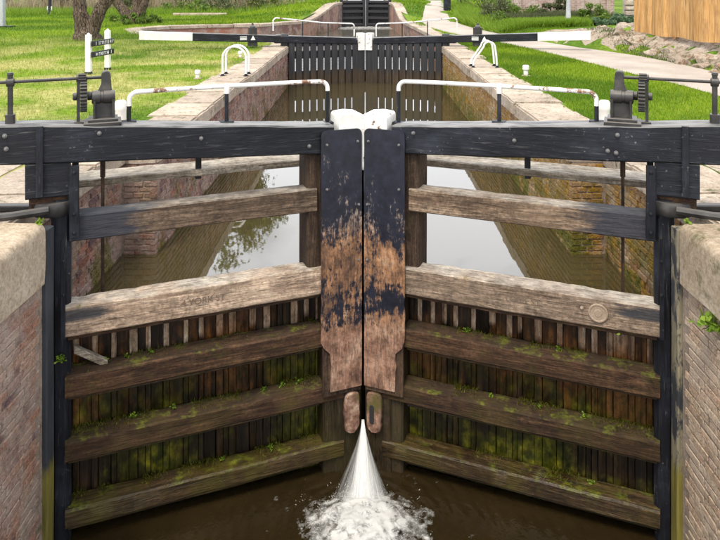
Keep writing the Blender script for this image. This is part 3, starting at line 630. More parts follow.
# ------------------------------------------------------------------ lower gates
AL = math.atan2(.87, 2.236); OZ = (0, 0, 2.6)
def beam_z(x): return (.43 - .0559*x, .71 - .0736*x)
def bolts(parent, pts, m, y, mat='iron', r=.022):
    for x, z in pts:
        b = MB(); b.add(*lathe([(r, 0), (r, -.006), (r*.55, -.008), (r*.55, -.02), (r*.3, -.024)], (x, y, z), 10, 'y')); b.build('bolt', mat, parent, m, OZ, 40)
def lower_gate(m):
    s = -m; rr = random.Random(40+m)
    g = empty('lock_gate', (s*2.236, 5.11, -2.6), AL*m)
    def part(name, geo, mat, par=None, smooth=35, **k):
        mb = MB()
        for q in (geo if isinstance(geo, list) else [geo]): mb.add(*q)
        return mb.build(name, mat, par or g, m, OZ if par is None else (0,0,0), smooth, **k)
    xa, xb = -3.6, 2.125; (c0, c1), (e0, e1) = beam_z(xa), beam_z(xb)
    part('balance_beam', timber(xa, xb, -.02, .22, c0, c1, 'x', .012, .006, 70, 5+m, (e0, e1), chip=.05), 'black_x')
    part('top_rail', timber(.03, 1.98, .005, .185, -.175, .02, 'x', .010, .004, 30, 9+m, chip=.06), 'rail_painted')
    part('middle_rail', timber(.0, 2.02, -.02, .18, -.885, -.655, 'x', .012, .005, 44, 12+m, chip=.09), 'rail_pale')
    part('rail_batten', timber(.02, 2.0, .0, .175, -.912, -.889, 'x', .004, .003, 24, 14), 'rail_mid')
    for z0, z1, mt, sd in ((-1.35, -1.18, 'rail_mid', 21), (-1.83, -1.675, 'rail_mid', 24), (-2.33, -2.19, 'rail_dark', 28)):
        part('lower_rail', timber(.0, 2.03 if z1 > -1.6 else 2.22, -.01, .18, z0, z1, 'x', .014, .006, 44, sd+m, chip=.12), mt)
        part('rail_batten', timber(.02, 2.0, .02, .172, z0-.026, z0-.004, 'x', .005, .005, 24, sd+1+m), 'rail_dark')
    x = .045; i = 0                                           # close-boarded lower half
    while x < 2.03:
        w = rr.uniform(.038, .075) if i % 2 == 0 else rr.uniform(.04, .12); dk = rr.uniform(0, .35) if (i % 2 == 0 and rr.random() < .78) or rr.random() < .10 else 1
        mb = MB(); v, f = timber(-2.75, -.84, x, x+w-.004, .192 + (.010 if dk == 1 else 0) + rr.uniform(-.003, .003), .235, 'z', .003, .003, 20, i*3+m); mb.add(v, f, float(dk)); mb.build('plank', 'plank_wet', g, m, OZ, 35, attr=True)
        x += w; i += 1
    part('light_stop_board', timber(.02, 2.05, .238, .262, -2.75, -.845, 'x', .003, .002, 8, 3), 'plank_wet')  # added sheet behind the planks, keeps light from showing through their gaps
    part('seam_light_stop', timber(-2.75, .30, 2.372, 2.492 if m > 0 else 2.468, .21, .27, 'z', .004, 0, 6, 3), 'rail_dark_z')  # added filler strip, blocks light coming through the seam between the leaves
    part('heel_post', [timber(-2.75, .14, -.10, .04, .03, .26, 'z', .03, .004, 22, 31+m)], 'black_z')
    part('heel_head', [timber(.17, c0 + .0 + .30, -.27, .035, -.005, .27, 'z', .01, .004, 4, 33+m)] if False else [timber(-.27, .035, .0, .2, .175, .44, 'x', .010, .004, 4, 33+m)], 'black_x')
    part('heel_neck', timber(.08, .172, -.25, .02, .04, .2, 'z', .02, .005, 3, 35+m), 'rail_mid')
    part('heel_strap', timber(-.13, .405, .03, .10, -.045, -.004, 'z', .006, .002, 8, 3), 'black_z')
    part('beam_strap', timber(.20, .72, -.195, -.145, -.04, -.022, 'z', .004, .001, 6, 4), 'black_z')
    part('beam_strap', timber(-.885, -.135, -.028, .004, -.032, -.024, 'z', .002, .001, 6, 4), 'black_z')
    part('mitre_post', timber(-.80, .33, 1.9, 2.385, .03, .30, 'z', .015, .004, 12, 37+m), 'rail_mid_z')
    part('mitre_post_foot', timber(-2.75, -.802, 2.04, 2.385, .02, .30, 'z', .015, .004, 16, 38+m), 'rail_dark_z')
    # white-topped mitre head
    hd = [(2.13, .0), (2.385, .0)]
    o = part('mitre_head', [timber(.15, .60, 2.372, 2.397, -.035, .02, 'z', .004, .003, 8, 41)], 'mitre')
    out = [(2.17, .45)] + [(2.17, .58)] + arc(2.20, .612, .03, 180, 90, 3) + [(2.28, .650)] + arc(2.375, .62, .02, 90, 0, 3) + [(2.395, .45)]
    part('mitre_cap', [extrude(out, -.025, .22)], 'white_mitre' if m < 0 else 'white', bev=.005)
    # sheet over the post, rounded top corners, ragged lower part
    out = arc(2.04, .48, .04, 180, 90, 5) + arc(2.325, .475, .045, 90, 0, 5)
    zs = np.linspace(.42, -1.72, 40)
    out += [(2.37 + .003*mnoise.noise(Vector((z*7, 3+m, 0))), z) for z in zs]
    lo = [(2.0 + (.0 if z > -1.30 else .085*smooth(-1.30, -1.40, z)) + .014*mnoise.noise(Vector((z*9, m, 1)))*(1 if z < -.9 else .15), z) for z in zs[::-1]]
    out += lo
    part('mitre_plate', extrude(out, -.048, -.034), 'plate', smooth=None)
    part('sheathing', timber(-1.76, .40, 2.02, 2.368, -.032, .0, 'z', .005, .002, 18, 44), 'rail_mid_z')
    # worn pad below the sheet
    pd = [(2.225, -1.80), (2.25, -1.775), (2.30, -1.77), (2.34, -1.785), (2.352, -1.82)] + [(2.352, z) for z in np.linspace(-1.86, -2.06, 8)] + [(2.335, -2.10), (2.30, -2.125), (2.26, -2.12), (2.228, -2.095)] + [(2.216, z) for z in np.linspace(-2.05, -1.84, 8)]
    pd = [(a + .011*mnoise.noise(Vector((a*40, b*26, m))), b + .008*mnoise.noise(Vector((b*31, a*20, m)))) for a, b in pd]
    part('wear_pad', extrude(pd, -.045, .0), 'pad', bev=.008)
    if m < 0: part('pad_slot', extrude(arc(2.30, -1.90, .02, 180, 0, 6) + arc(2.30, -2.02, .02, 0, -180, 6), -.052, -.046), 'hole')
    part('lower_post', timber(-2.75, -1.74, 2.14, 2.385, .0, .2, 'z', .014, .005, 10, 47+m), 'rail_dark_z')
    bolts(g, [(2.05, .40), (2.33, .41), (2.05, .02), (2.34, -.14), (2.34, -.62)], m, -.049, 'bolt_pale', .012)
    zz = lambda xx, t: beam_z(xx)[0] + (beam_z(xx)[1]-beam_z(xx)[0])*t
    bolts(g, [(x_, zz(x_, t)) for x_, t in (((-.40, .75), (-.39, .42), (.24, .80), (1.0, .62), (1.90, .3)) if m > 0 else ((-.42, .8), (-.42, .45), (.30, .75), (.31, .25), (.37, .30), (1.08, .55), (1.93, .75)))], m, -.023, 'bolt_pale', .017)
    bolts(g, [(.065, .36), (.065, .05), (.065, -.09)], m, -.047, 'iron', .014)
    bolts(g, [(-.01, -.3), (-.01, -.55)], m, -.033, 'iron', .012)
    # carved lettering and round plaque on the middle rail
    tx = 1.02 if m > 0 else 1.02
    text_mesh('4 YORK ST' if m > 0 else 'YORK ST', .072, 'lettering', 'letter_dark', g, (m*tx, -.0215, 2.6-.765), (R(90), 0, 0), .0015)
    if m < 0:
        part('plaque', lathe([(.072, .0), (.074, -.008), (.068, -.013), (.060, -.013), (.056, -.009), (.03, -.009), (.026, -.012)], (.44, -.022, -.765), 22, 'y'), 'plaque')
        bolts(g, [(.56, -.745)], m, -.024, 'plaque', .014)
    else:
        part('brace', timber(.06, .30, .08, .13, -1.06, -1.0, 'x', .006, .003, 4, 2, (-1.22, -1.16)), 'walk_plank')
    # footboard behind the beam, hung on brackets
    w = part('footboard', timber(.02, 2.0, .36, .66, .13, .19, 'x', .008, .005, 22, 51+m, chip=.1), 'walk_plank')
    for xx in (.06, 1.03):
        part('bracket', [timber(.195, .42, xx-.025, xx+.025, .365, .385, 'z', .004, .001, 3, 1), timber(.20, .385, xx-.025, xx+.025, .385, .40, 'y', .004, .001, 3, 1), timber(.37, .70, xx-.025, xx+.025, .105, .126, 'y', .004, .001, 3, 1)], 'iron')
    # hand rail of bent pipe
    y = .165; zt = .915; b0, b1 = beam_z(.46)[1], beam_z(2.12)[1]
    def bend(cx, cz, r, a0, a1): return [(q[0], y, q[1]) for q in arc(cx, cz, r, a0, a1, 6)]
    pts = [(.46, y, .80)] + bend(.53, zt-.075, .07, 180, 90) + [(.9, y, zt), (1.235, y, zt+.002), (1.7, y, zt+.004)] + bend(2.06, zt-.065, .065, 90, 0) + [(2.125, y, .83)]
    hr = part('hand_rail', tube(pts, .019, 10), 'white_rail', None, 60)
    for xx, zb, ztop in ((.46, b0, .82), (1.235, beam_z(1.235)[1], zt-.06), (2.125, beam_z(2.06)[1]-.01, .835)):
        p2 = MB(); p2.add(*tube([(xx, y, zb-.005), (xx, y, ztop)], .0175, 10)); p2.add(*timber(xx-.055, xx+.055, y-.04, y+.04, zb-.006, zb+.008, 'x', .003, .001, 2, 1)); p2.build('rail_post', 'black_z', hr, m, (0,0,0), 40)
    fl = MB(); fl.add(*lathe([(.024, -.06), (.026, -.03), (.026, .012), (.022, .022)], (1.235, y, zt), 12)); fl.build('rail_tee', 'white', hr, m, (0,0,0), 40)
    # paddle gear
    zb = .702; yc = .10
    pg_out = [(.205, zb+.03), (.20, zb+.18), (.205, zb+.225), (.235, zb+.25), (.255, zb+.30)] + arc(.288, zb+.365, .034, 170, 10, 7) + [(.330, zb+.26), (.336, zb+.2), (.345, zb+.03)]
    st = part('paddle_gear', [extrude(pg_out, yc-.035, yc+.035)], 'cast_iron', None, 30, bev=.008)
    def sub(name, geo, mat='cast_iron', sm=35): return part(name, geo, mat, st, sm)
    sub('gear_base', [timber(.13, .40, yc-.11, yc+.11, zb-.02, zb+.012, 'x', .006, .001, 3, 1), timber(.16, .375, yc-.085, yc+.085, zb+.010, zb+.036, 'x', .006, .001, 3, 1), timber(.06, .14, yc-.03, yc+.05, zb-.01, zb+.015, 'x', .004, .001, 2, 1)])
    sub('drum', [lathe([(.035, .185), (.052, .19), (.052, .245), (.047, .248), (.047, .27), (.053, .273), (.053, .33), (.05, .352), (.03, .356)], (0, yc-.02, zb+.195), 18, 'x')])
    sub('frame_rib', timber(zb+.03, zb+.17, .196, .215, yc-.07, yc-.03, 'z', .005, .001, 3, 1)); sub('frame_rib', timber(zb+.03, zb+.18, .33, .352, yc-.07, yc-.03, 'z', .005, .001, 3, 1))
    sub('gear_wheel', [gear(.125, .048, 26, (.128, yc+.02, zb+.205)), lathe([(.03, .155), (.035, .16), (.03, .20)], (0, yc, zb+.205), 12, 'x')])
    sub('pinion', [gear(.036, .055, 10, (.118, yc, zb+.345), td=.01), lathe([(.027, .075), (.03, .08), (.03, .09)], (0, yc, zb+.345), 12, 'x')])
    sub('bearing_bar', [timber(zb, zb+.36, .078, .100, yc-.02, yc+.03, 'z', .004, .001, 4, 1), lathe([(.024, .05), (.03, .056), (.03, .078)], (0, yc, zb+.205), 12, 'x')])
    sub('shaft', [tube([(.30, yc, zb+.346), (-.85, yc, zb+.336)], .0125, 8)])
    sub('shaft_post', [timber(zb+.03, zb+.39, -.395, -.36, yc-.02, yc+.02, 'z', .006, .001, 4, 1), lathe([(.028, -.405), (.034, -.40), (.034, -.355), (.028, -.35)], (0, yc, zb+.338), 12, 'x'),
        timber(zb+.025, zb+.10, -.41, -.345, yc-.035, yc+.035, 'z', .012, .001, 2, 1), lathe([(.018, zb+.385), (.024, zb+.395), (.02, zb+.41)], (-.378, yc, 0), 10)])
    sub('shaft_socket', [timber(-.90, -.80, yc-.022, yc+.022, zb+.315, zb+.357, 'x', .004, .001, 2, 1)])
    part('paddle_rod', [timber(.22, .62, .245, .285, .285, .325, 'z', .005, .001, 4, 1), timber(-2.4, .24, .252, .278, .29, .32, 'z', .003, .002, 16, 1)], 'rail_mid_z')
    return g
M['rail_mid_z'] = mat_wood('post_mid', (.018,.010,.006), (.052,.031,.019), (.11,.07,.042), 'z', moss=.15)
M['rail_dark_z'] = mat_wood('post_dark', (.010,.007,.004), (.034,.022,.012), (.075,.05,.03), 'z', moss=.3, wet=True, algae=(-2.4, -1.6, (.055,.055,.012)))
M['white_mitre'] = mat_white('white_mitre', .62, 8); M['bolt_pale'] = mat_flat('worn_bolt', (.13,.125,.125), .5)
tag(lower_gate(1), 'left leaf of the near tarred timber lock gates, with white pipe hand rail', 'lock gate', 'near mitre gates of the lock')
tag(lower_gate(-1), 'right leaf of the near tarred timber lock gates, with round plaque on its rail', 'lock gate', 'near mitre gates of the lock')

# ------------------------------------------------------------------ upper gates, far gates
def mat_uppl():
    m = NT('upper_plank'); o = m.sep(); n1 = m.noise(1, 6, m.rndvec((18, 18, 1.2)), .65); n2 = m.noise(3, 5, m.rndvec((1,1,1)), .7)
    b = m.ramp(n1, [(.3, (.009,.009,.010)), (.6, (.022,.022,.026)), (.8, (.07,.068,.066))]); st = m.ramp(n1, [(.3, (.012,.008,.004)), (.55, (.045,.027,.012)), (.8, (.13,.09,.045))])
    k = m.rng(m.ma('ADD', o[2], m.ma('MULTIPLY', m.ma('SUBTRACT', n2, .5), .6)), -.70, -.92); c = m.mix(k, b, st)
    return m.done(c, .6, m.bump(n1, .4, .01))
M['upper_plank'] = mat_uppl()
def upper_gate(m):
    s = -m; al = R(20); Lf = 2.33/math.cos(al); hy = 20.1
    g = empty('lock_gate', (s*2.33, hy, -1.8), al*m); O2 = (0, 0, 1.8)
    def part(name, geo, mat, par=None, smooth=35, **k):
        mb = MB()
        for q in (geo if isinstance(geo, list) else [geo]): mb.add(*q)
        return mb.build(name, mat, par or g, m, O2 if par is None else (0,0,0), smooth, **k)
    def zt(x): t = (x+4.8)/(Lf+4.8); return .565 - .385*t, .32 - .33*t
    xe = -4.12; xm = -2.70
    def seg(x0, x1, **k): a, b = zt(x0), zt(x1); return timber(x0, x1, -.02, .24, a[1], a[0], 'x', .012, .003, 12, 3, (b[1], b[0]))
    part('balance_beam', seg(xm, Lf-.28), 'black_x'); part('beam_end', seg(xe, xm-.002), 'white')
    n = 10; w = (Lf-.26)/n
    for i in range(n):
        x0 = .08 + i*w; a = zt(x0)
        part('plank', timber(-1.8, a[1]+.02, x0, x0+w-.045, .0, .05, 'z', .004, .003, 10, i*5+m), 'upper_plank')
    part('backing_board', timber(.06, Lf-.1, .052, .09, -1.8, -.76, 'x', .004, .002, 6, 2), 'upper_plank')
    part('back_rail', timber(.04, Lf-.1, .052, .24, -.39, -.17, 'x', .01, .003, 6, 3), 'upper_plank')
    part('top_rail', timber(.04, Lf-.1, .052, .2, -.03, .12, 'x', .01, .003, 6, 3), 'upper_plank')
    part('heel_post', timber(-1.8, .36, -.12, .06, .0, .25, 'z', .02, .003, 8, 3), 'black_z')
    part('heel_head', timber(-.32, .06, -.01, .26, .09, .34, 'x', .01, .002, 3, 3), 'black_x')
    part('mitre_post', timber(-1.8, -.19, Lf-.24, Lf-.012, .0, .22, 'z', .01, .003, 8, 3), 'upper_plank')
    part('mitre_head', timber(-.188, .33, Lf-.23, Lf-.014, -.04, .22, 'z', .015, .004, 6, 3), 'white_mitre')
    pts = [(-.35, .20, .45), (-.35, .20, .78)] + [(q[0], .20, q[1]) for q in arc(-.25, .74, .09, 180, 90, 5)] + [(1.2, .20, .66)] + [(q[0], .20, q[1]) for q in arc(Lf-.38, .53, .09, 90, 0, 5)] + [(Lf-.29, .20, .22)]
    hr = part('hand_rail', tube(pts, .021, 8), 'white_rail', None, 60)
    for xx in (.55, 1.35): part('rail_post', tube([(xx, .20, zt(xx)[0]-.02), (xx, .20, .73-.05*xx)], .017, 8), 'black_z', hr)
    xg = -.98; zg = zt(xg)[0]                                  # enclosed paddle gear standing by the beam
    pg = part('paddle_gear', [timber(zg-.02, zg+.20, xg-.12, xg+.12, .0, .22, 'z', .03, .002, 4, 1), lathe([(.10, zg+.18), (.085, zg+.24), (.04, zg+.27), (.025, zg+.33)], (xg, .11, 0), 12)], 'cast_iron')
    part('gear_foot', [timber(zt(xg)[1]-.12, zt(xg)[1]+.02, xg-.13, xg+.13, .02, .22, 'z', .01, .002, 3, 1)], 'cast_iron', pg)
    xo = xg - .25*m if m > 0 else xg - .02
    xo = -1.27 if m > 0 else -.93
    zc = (zt(xo)[0]+zt(xo)[1])/2
    for dz in (.04, 0, -.04): part('notice_stripe', box(xo-.10, xo+.10, -.026, -.023, zc+dz-.012, zc+dz+.012), 'letter_white', smooth=None)
    xt = -.99 if m > 0 else -1.2
    part('notice_triangle', extrude([(xt-.07, zc-.06), (xt+.07, zc-.06), (xt, zc+.075)], -.026, -.023), 'letter_white', smooth=None)
    return g
tag(upper_gate(1), 'left leaf of the slatted black gates at the chamber head, white beam end over lawn', 'lock gate', 'mitre gates at the head of the chamber')
tag(upper_gate(-1), 'right leaf of the slatted black gates at the chamber head, white beam end over towpath', 'lock gate', 'mitre gates at the head of the chamber')
def far_gate(m):
    s = -m; al = R(18); hw = 1.52; Lf = hw/math.cos(al)
    g = empty('lock_gate', (s*hw, 44.3, -1.2), al*m); O2 = (0, 0, 1.2)
    def part(name, geo, mat):
        mb = MB(); mb.add(*geo); return mb.build(name, mat, g, m, O2, 35)
    for z in (-.72, -.28, .14, .50, .80): part('rail', timber(0, Lf-.1, -.02, .2, z-.08, z+.08, 'x', .01, .004, 6, int(z*10)+m), 'far_black')
    for i in range(9): part('plank', timber(-1.2, .85, .05+i*.165, .05+i*.165+.155, .2, .25, 'z', .004, .002, 4, i), 'far_black')
    part('mitre_post', timber(-1.2, 1.0, Lf-.2, Lf-.012, -.03, .25, 'z', .01, .003, 5, 2), 'far_black'); part('heel_post', timber(-1.2, 1.0, -.1, .05, -.01, .25, 'z', .01, .003, 5, 2), 'far_black')
    part('balance_beam', timber(-3.5, Lf-.05, -.03, .25, .92, 1.15, 'x', .01, .004, 10, 2), 'far_black')
    return g
M['far_black'] = mat_flat('far_tar', (.022,.022,.025), .6)
tag(far_gate(1), 'left leaf of the small black gates at the far end of the canal', 'lock gate', 'far lock gates'); tag(far_gate(-1), 'right leaf of the small black gates at the far end of the canal', 'lock gate', 'far lock gates')
# pond edge walls
def edge_wall(P, name, label, zf):
    root = empty(name, (P[0][0], P[0][1], -1.2)); OFF = (-P[0][0], -P[0][1], 1.2); rr = random.Random(len(P)); w = MB(); pts = [Vector((x, y, 0)) for x, y in P]
    # resample
    Q = [pts[0]]
    for a, b in zip(pts, pts[1:]):
        n = max(1, int((b-a).length/1.1))
        for i in range(n): Q.append(a.lerp(b, (i+1)/n))
    for a, b in zip(Q, Q[1:]):
        d = (b-a).normalized(); nn = Vector((-d.y, d.x, 0)); za, zb = zf(a.y), zf(b.y)
        V = [a, b, b+nn*.45, a+nn*.45]; vv = [(p.x, p.y, -1.2) for p in V] + [(V[0].x, V[0].y, za-.15), (V[1].x, V[1].y, zb-.15), (V[2].x, V[2].y, zb-.15), (V[3].x, V[3].y, za-.15)]
        w.add(vv, [(0,3,2,1),(4,5,6,7),(0,1,5,4),(1,2,6,5),(2,3,7,6),(3,0,4,7)], rr.random())
        a2, b2 = a+d*.012-nn*.04, b-d*.012-nn*.04; V = [a2, b2, b2+nn*.6, a2+nn*.6]; k = rr.uniform(-.01,.01)
        vv = [(p.x, p.y, (za if i in (0,3) else zb)-.149) for i, p in enumerate(V)] + [(p.x, p.y, (za if i in (0,3) else zb)+.012+k) for i, p in enumerate(V)]
        c = MB(); c.add(vv, [(0,3,2,1),(4,5,6,7),(0,1,5,4),(1,2,6,5),(2,3,7,6),(3,0,4,7)]); c.build('coping_stone', 'coping', root, 1, OFF, bev=.02)
    w.build('wall_face', 'brick_cl', root, 1, OFF, attr=True); tag(root, label, 'wall')
def farz(y): return .75*smooth(35.5, 42.5, y)
edge_wall([(-2.35,21.4),(-3.0,22.3),(-5.4,23.7),(-8.3,25.8),(-9.5,28.5),(-8.8,30.6),(-7.3,31.4),(-5,32.2),(-3.2,34.8),(-2.15,40),(-1.55,44.2),(-1.55,58)], 'basin_wall', 'curved reddish stone edge of the basin on its left side', farz)
edge_wall([(1.55,58),(1.55,44.2),(1.75,40),(1.95,34),(2.3,28),(2.5,23),(2.35,21.4)], 'basin_wall', 'straight stone edge of the basin beside the towpath', farz)

# ------------------------------------------------------------------ small furniture
def bollard(x, y, h, r, label, cap=True):
    p = [(r, 0), (r*.98, h*.72), (r*1.05, h*.74), (r*1.08, h*.80), (r*1.06, h*.93), (r*.8, h*.99), (r*.3, h)] if cap else [(r*.75, 0), (r*.75, h*.5), (r*1.1, h*.62), (r*1.1, h*.9), (r*.8, h)]
    b = empty('bollard', (x, y, -.02)); mb = MB(); mb.add(*lathe(p, (0,0,0), 18)); mb.build('post', 'white', b, smooth=35)
    mb = MB(); mb.add(*lathe([(r*1.5, -.02), (r*1.5, .012), (r*1.2, .022), (r*.9, .024)], (0,0,0), 18)); mb.build('base', 'coping', b, smooth=35)
    return tag(b, label, 'bollard', 'white mooring bollards')
bollard(-2.86, 8.0, .44, .062, 'white capped bollard behind the left paddle gear of the near gate')
bollard(2.83, 8.0, .44, .062, 'white capped bollard behind the right paddle gear of the near gate')
bollard(-3.22, 13.1, .17, .05, 'small white bollard on the left lawn edge, nearer of the two there', False)
bollard(-3.12, 17.0, .17, .05, 'small white bollard on the left lawn edge, beside the ladder hoops', False)
bollard(3.2, 13.5, .22, .06, 'small white bollard on the right lawn by the paved edge', False)
def ladder(x0, x1, y, h, slant, label):
    L = empty('ladder_handrail', ((x0+x1)/2, y, -.005)); w = (x1-x0)/2
    for dy in (0, .33):
        r = min(w, .16) if slant else w
        if slant: pts = [(-w, dy, 0), (-w+.01, dy, .14), (-.03, dy, h-.10)] + [(q[0], dy, q[1]) for q in arc(.085, h-.13, .13, 140, 10, 8)] + [(w-.02, dy, h*.5), (w, dy, 0)]
        else: pts = [(-w, dy, 0), (-w, dy, h-r)] + [(q[0], dy, q[1]) for q in arc(0, h-r, r, 180, 0, 14)] + [(w, dy, h-r), (w, dy, 0)]
        mb = MB(); mb.add(*tube(pts, .022, 10)); mb.build('hoop', 'white', L, smooth=60)
        for e in (-w, w): mb = MB(); mb.add(*lathe([(.05, 0), (.05, .012), (.03, .016), (.03, .045)], (e, dy, 0), 12)); mb.build('foot', 'iron', L, smooth=35)
    return tag(L, label, 'handrail')
ladder(-2.80, -2.34, 13.4, .58, False, 'pair of white arched ladder hoops on the left chamber edge')
ladder(2.36, 2.88, 14.8, .56, True, 'pair of white slanting ladder hoops on the right chamber edge')
# sign on two white posts
sg = empty('sign', (-5.55, 13.9, -.02)); 
for dx, dy, h in ((-.055, -.1, .80), (.06, .62, .84)):
    mb = MB(); mb.add(*timber(.05, h, dx-.055, dx+.055, dy-.05, dy+.05, 'z', .012, .002, 4, 1)); mb.add(*lathe([(.06, h-.02), (.012, h+.04)], (dx, dy, 0), 4)); mb.build('post', 'white', sg, smooth=30)
    mb = MB(); mb.add(*timber(0, .052, dx-.06, dx+.06, dy-.055, dy+.055, 'z', .006, .001, 2, 1)); mb.build('post_foot', 'iron', sg)
a = Vector((.045, -.16, 0)); b = Vector((.165, .66, 0)); d = (b-a); Ls = d.length; ang = math.atan2(d.y, d.x)
for z, n_ in ((.62, 2), (.40, 2)):
    mb = MB(); mb.add(*timber(-.0, Ls, -.02, .02, z-.055, z+.055, 'x', .008, .001, 2, 1)); bo = mb.build('board', 'iron', sg); bo.location = a; bo.rotation_euler = (0, 0, ang)
    rr = random.Random(int(z*100)); x = .10
    lm = MB()
    while x < Ls-.10:
        if rr.random() < .16: x += .05
        k = rr.choice((0, 1, 2)); lm.add(*box(x, x+.014, -.026, -.0215, z-.036, z+.036))
        if k: lm.add(*box(x+.015, x+.04, -.026, -.0215, z+.016 if k == 1 else z-.007, z+.03 if k == 1 else z+.007))
        if k == 2: lm.add(*box(x+.041, x+.052, -.026, -.0215, z-.03, z+.03))
        x += .062
    lo = lm.build('lettering', 'letter_white', bo); lo['kind'] = 'stuff'
tag(sg, 'two white posts carrying two black notice boards with white lettering on the lawn', 'sign')
# posts and poles
def pole(name, x, y, h, r, mat, label, cat, zb=None, extra=None):
    z = GZ+gz(x, y)-.02 if zb is None else zb; e = empty(name, (x, y, z)); mb = MB(); mb.add(*tube([(0,0,0),(0,0,h)], [r, r*.8], 12)); mb.build('shaft', mat, e, smooth=40)
    mb = MB(); mb.add(*lathe([(r*1.9, 0), (r*1.9, .10), (r*1.4, .16), (r*1.05, .9), (r*1.0, .95)], (0,0,0), 12)); mb.build('base', mat, e, smooth=40)
    if extra: extra(e)
    return tag(e, label, cat)
def lamp_head(e):
    mb = MB(); mb.add(*tube([(0,0,4.95),(-.1,0,5.15),(-.6,0,5.25)], .035, 8)); mb.build('arm', 'steel', e); mb = MB(); mb.add(*timber(-.95, -.5, -.12, .12, 5.2, 5.3, 'x', .03, 0, 3, 1)); mb.build('lamp_head', 'steel', e)
pole('street_lamp', 7.85, 26.3, 5.0, .075, 'steel', 'grey steel lamp column by the brick wall on the right', 'street lamp', None, lamp_head)
def plate_(e): mb = MB(); mb.add(*timber(-.16, .16, -.05, -.03, .28, .55, 'x', .01, 0, 2, 1)); mb.build('notice', 'white', e)
pole('post', -20.2, 43.5, 2.6, .09, 'iron', 'thin black post with a white notice at the back of the left lawn', 'post', None, plate_)
pole('post', 5.75, 41, 3.2, .06, 'iron', 'thin dark pole beside the towpath in the distance', 'post')
e = empty('metal_cabinet', (-15.95, 29.8, -.03)); mb = MB(); mb.add(*timber(.08, 2.2, -.13, .13, -.13, .13, 'z', .02, .002, 4, 1)); mb.build('column', 'steel', e); mb = MB(); mb.add(*timber(-.2, .5, -.2, .2, 0, .08, 'x', .01, .001, 2, 1)); mb.build('plinth', 'iron', e)
tag(e, 'grey metal column on a dark plinth at the far left edge of the lawn', 'column')
e = empty('litter_bin', (4.85, 40.5, GZ+gz(4.85, 40.5))); mb = MB(); mb.add(*timber(0, .75, -.2, .2, -.2, .2, 'z', .03, .002, 3, 1)); mb.build('body', 'iron', e); mb = MB(); mb.add(*timber(-.22, .22, -.22, .22, .752, .80, 'x', .02, .002, 2, 1)); mb.build('lid', 'iron', e)
tag(e, 'black litter bin beside the distant towpath', 'litter bin')
mb = MB(); mb.add(*timber(-11.9, -8.6, 42.0, 42.3, -.05, .14, 'x', .03, .02, 14, 5)); tag(mb.build('stone_kerb', 'coping'), 'long low grey stone kerb lying in the grass beyond the basin', 'kerb')

# ------------------------------------------------------------------ fence, walls on the right
fe = empty('wooden_fence', (7.8, 19.3, .3)); fo = Vector((-7.8, -19.3, -.3))
F0, F1 = Vector((7.72, 19.5, 0)), Vector((8.3, 8.5, 0)); d = (F1-F0).normalized(); n = int((F1-F0).length/.215); rr = random.Random(3); ang = math.atan2(d.y, d.x)
bmeshes = []
for i in range(4):
    mb = MB(); mb.add(*timber(0, 1.95, 0, .207, -.011, .011, 'z', .006, .002, 4, i)); o = mb.build('fence_board', 'fence'); bmeshes.append(o.data); bpy.data.objects.remove(o)
for i in range(n):
    p = F0+d*(.215*i); o = bpy.data.objects.new('board', bmeshes[i % 4]); COL.objects.link(o); o.parent = fe
    o.location = Vector((p.x, p.y, .46+.02*math.sin(i*.7)+rr.uniform(-.008,.008)+.004*i*.215)) + fo; o.rotation_euler = (0, rr.uniform(-.006,.006), ang+R(1)+rr.uniform(-.035,.035))
for z in (.75, 1.5, 2.2):
    mb = MB(); mb.add(*timber(0, (F1-F0).length, .015, .06, z, z+.08, 'x', .005, .002, 10, 2)); o = mb.build('fence_rail', 'fence', fe); o.location = F0+fo; o.rotation_euler = (0, 0, ang)
for i in range(6):
    p = F0+d*(2.1*i); mb = MB(); mb.add(*timber(.05, 2.3, -.05, .05, .07, .17, 'z', .008, .002, 4, 2)); o = mb.build('fence_post', 'fence', fe); o.location = p+fo; o.rotation_euler = (0, 0, ang)
tag(fe, 'new orange-brown close-boarded timber fence above the rocky bank', 'fence')
bw = empty('brick_wall', (9.5, 30, .3)); bo_ = (-9.5, -30, -.3)
mb = MB(); mb.add(*box(6.6, 11.0, 30.5, 30.75, -.1, 2.4)); mb.build('wall_face', 'far_brick', bw, loc=bo_)
for x in (6.8, 8.25, 9.6, 10.95): mb = MB(); mb.add(*timber(-.1, 2.5, x-.17, x+.17, 30.36, 30.52, 'z', .01, .004, 6, 2)); mb.build('pier', 'pier_brick', bw, loc=bo_) if 'pier_brick' in M else mb.build('pier', 'far_brick', bw, loc=bo_)
mb = MB(); mb.add(*timber(6.5, 11.1, 30.42, 30.8, 2.42, 2.52, 'x', .01, .004, 20, 2)); mb.build('wall_cap', 'coping', bw, loc=bo_)
tag(bw, 'old pinkish brick boundary wall with piers behind the shrubs', 'wall')
rwz = empty('stone_wall', (12, 27, .3)); ro = (-12, -27, -.3); rr = random.Random(5)
mb = MB(); mb.add(*box(10.3, 14.0, 26.85, 27.2, .1, 1.35)); mb.build('wall_core', 'rubble', rwz, loc=ro)
z = .2
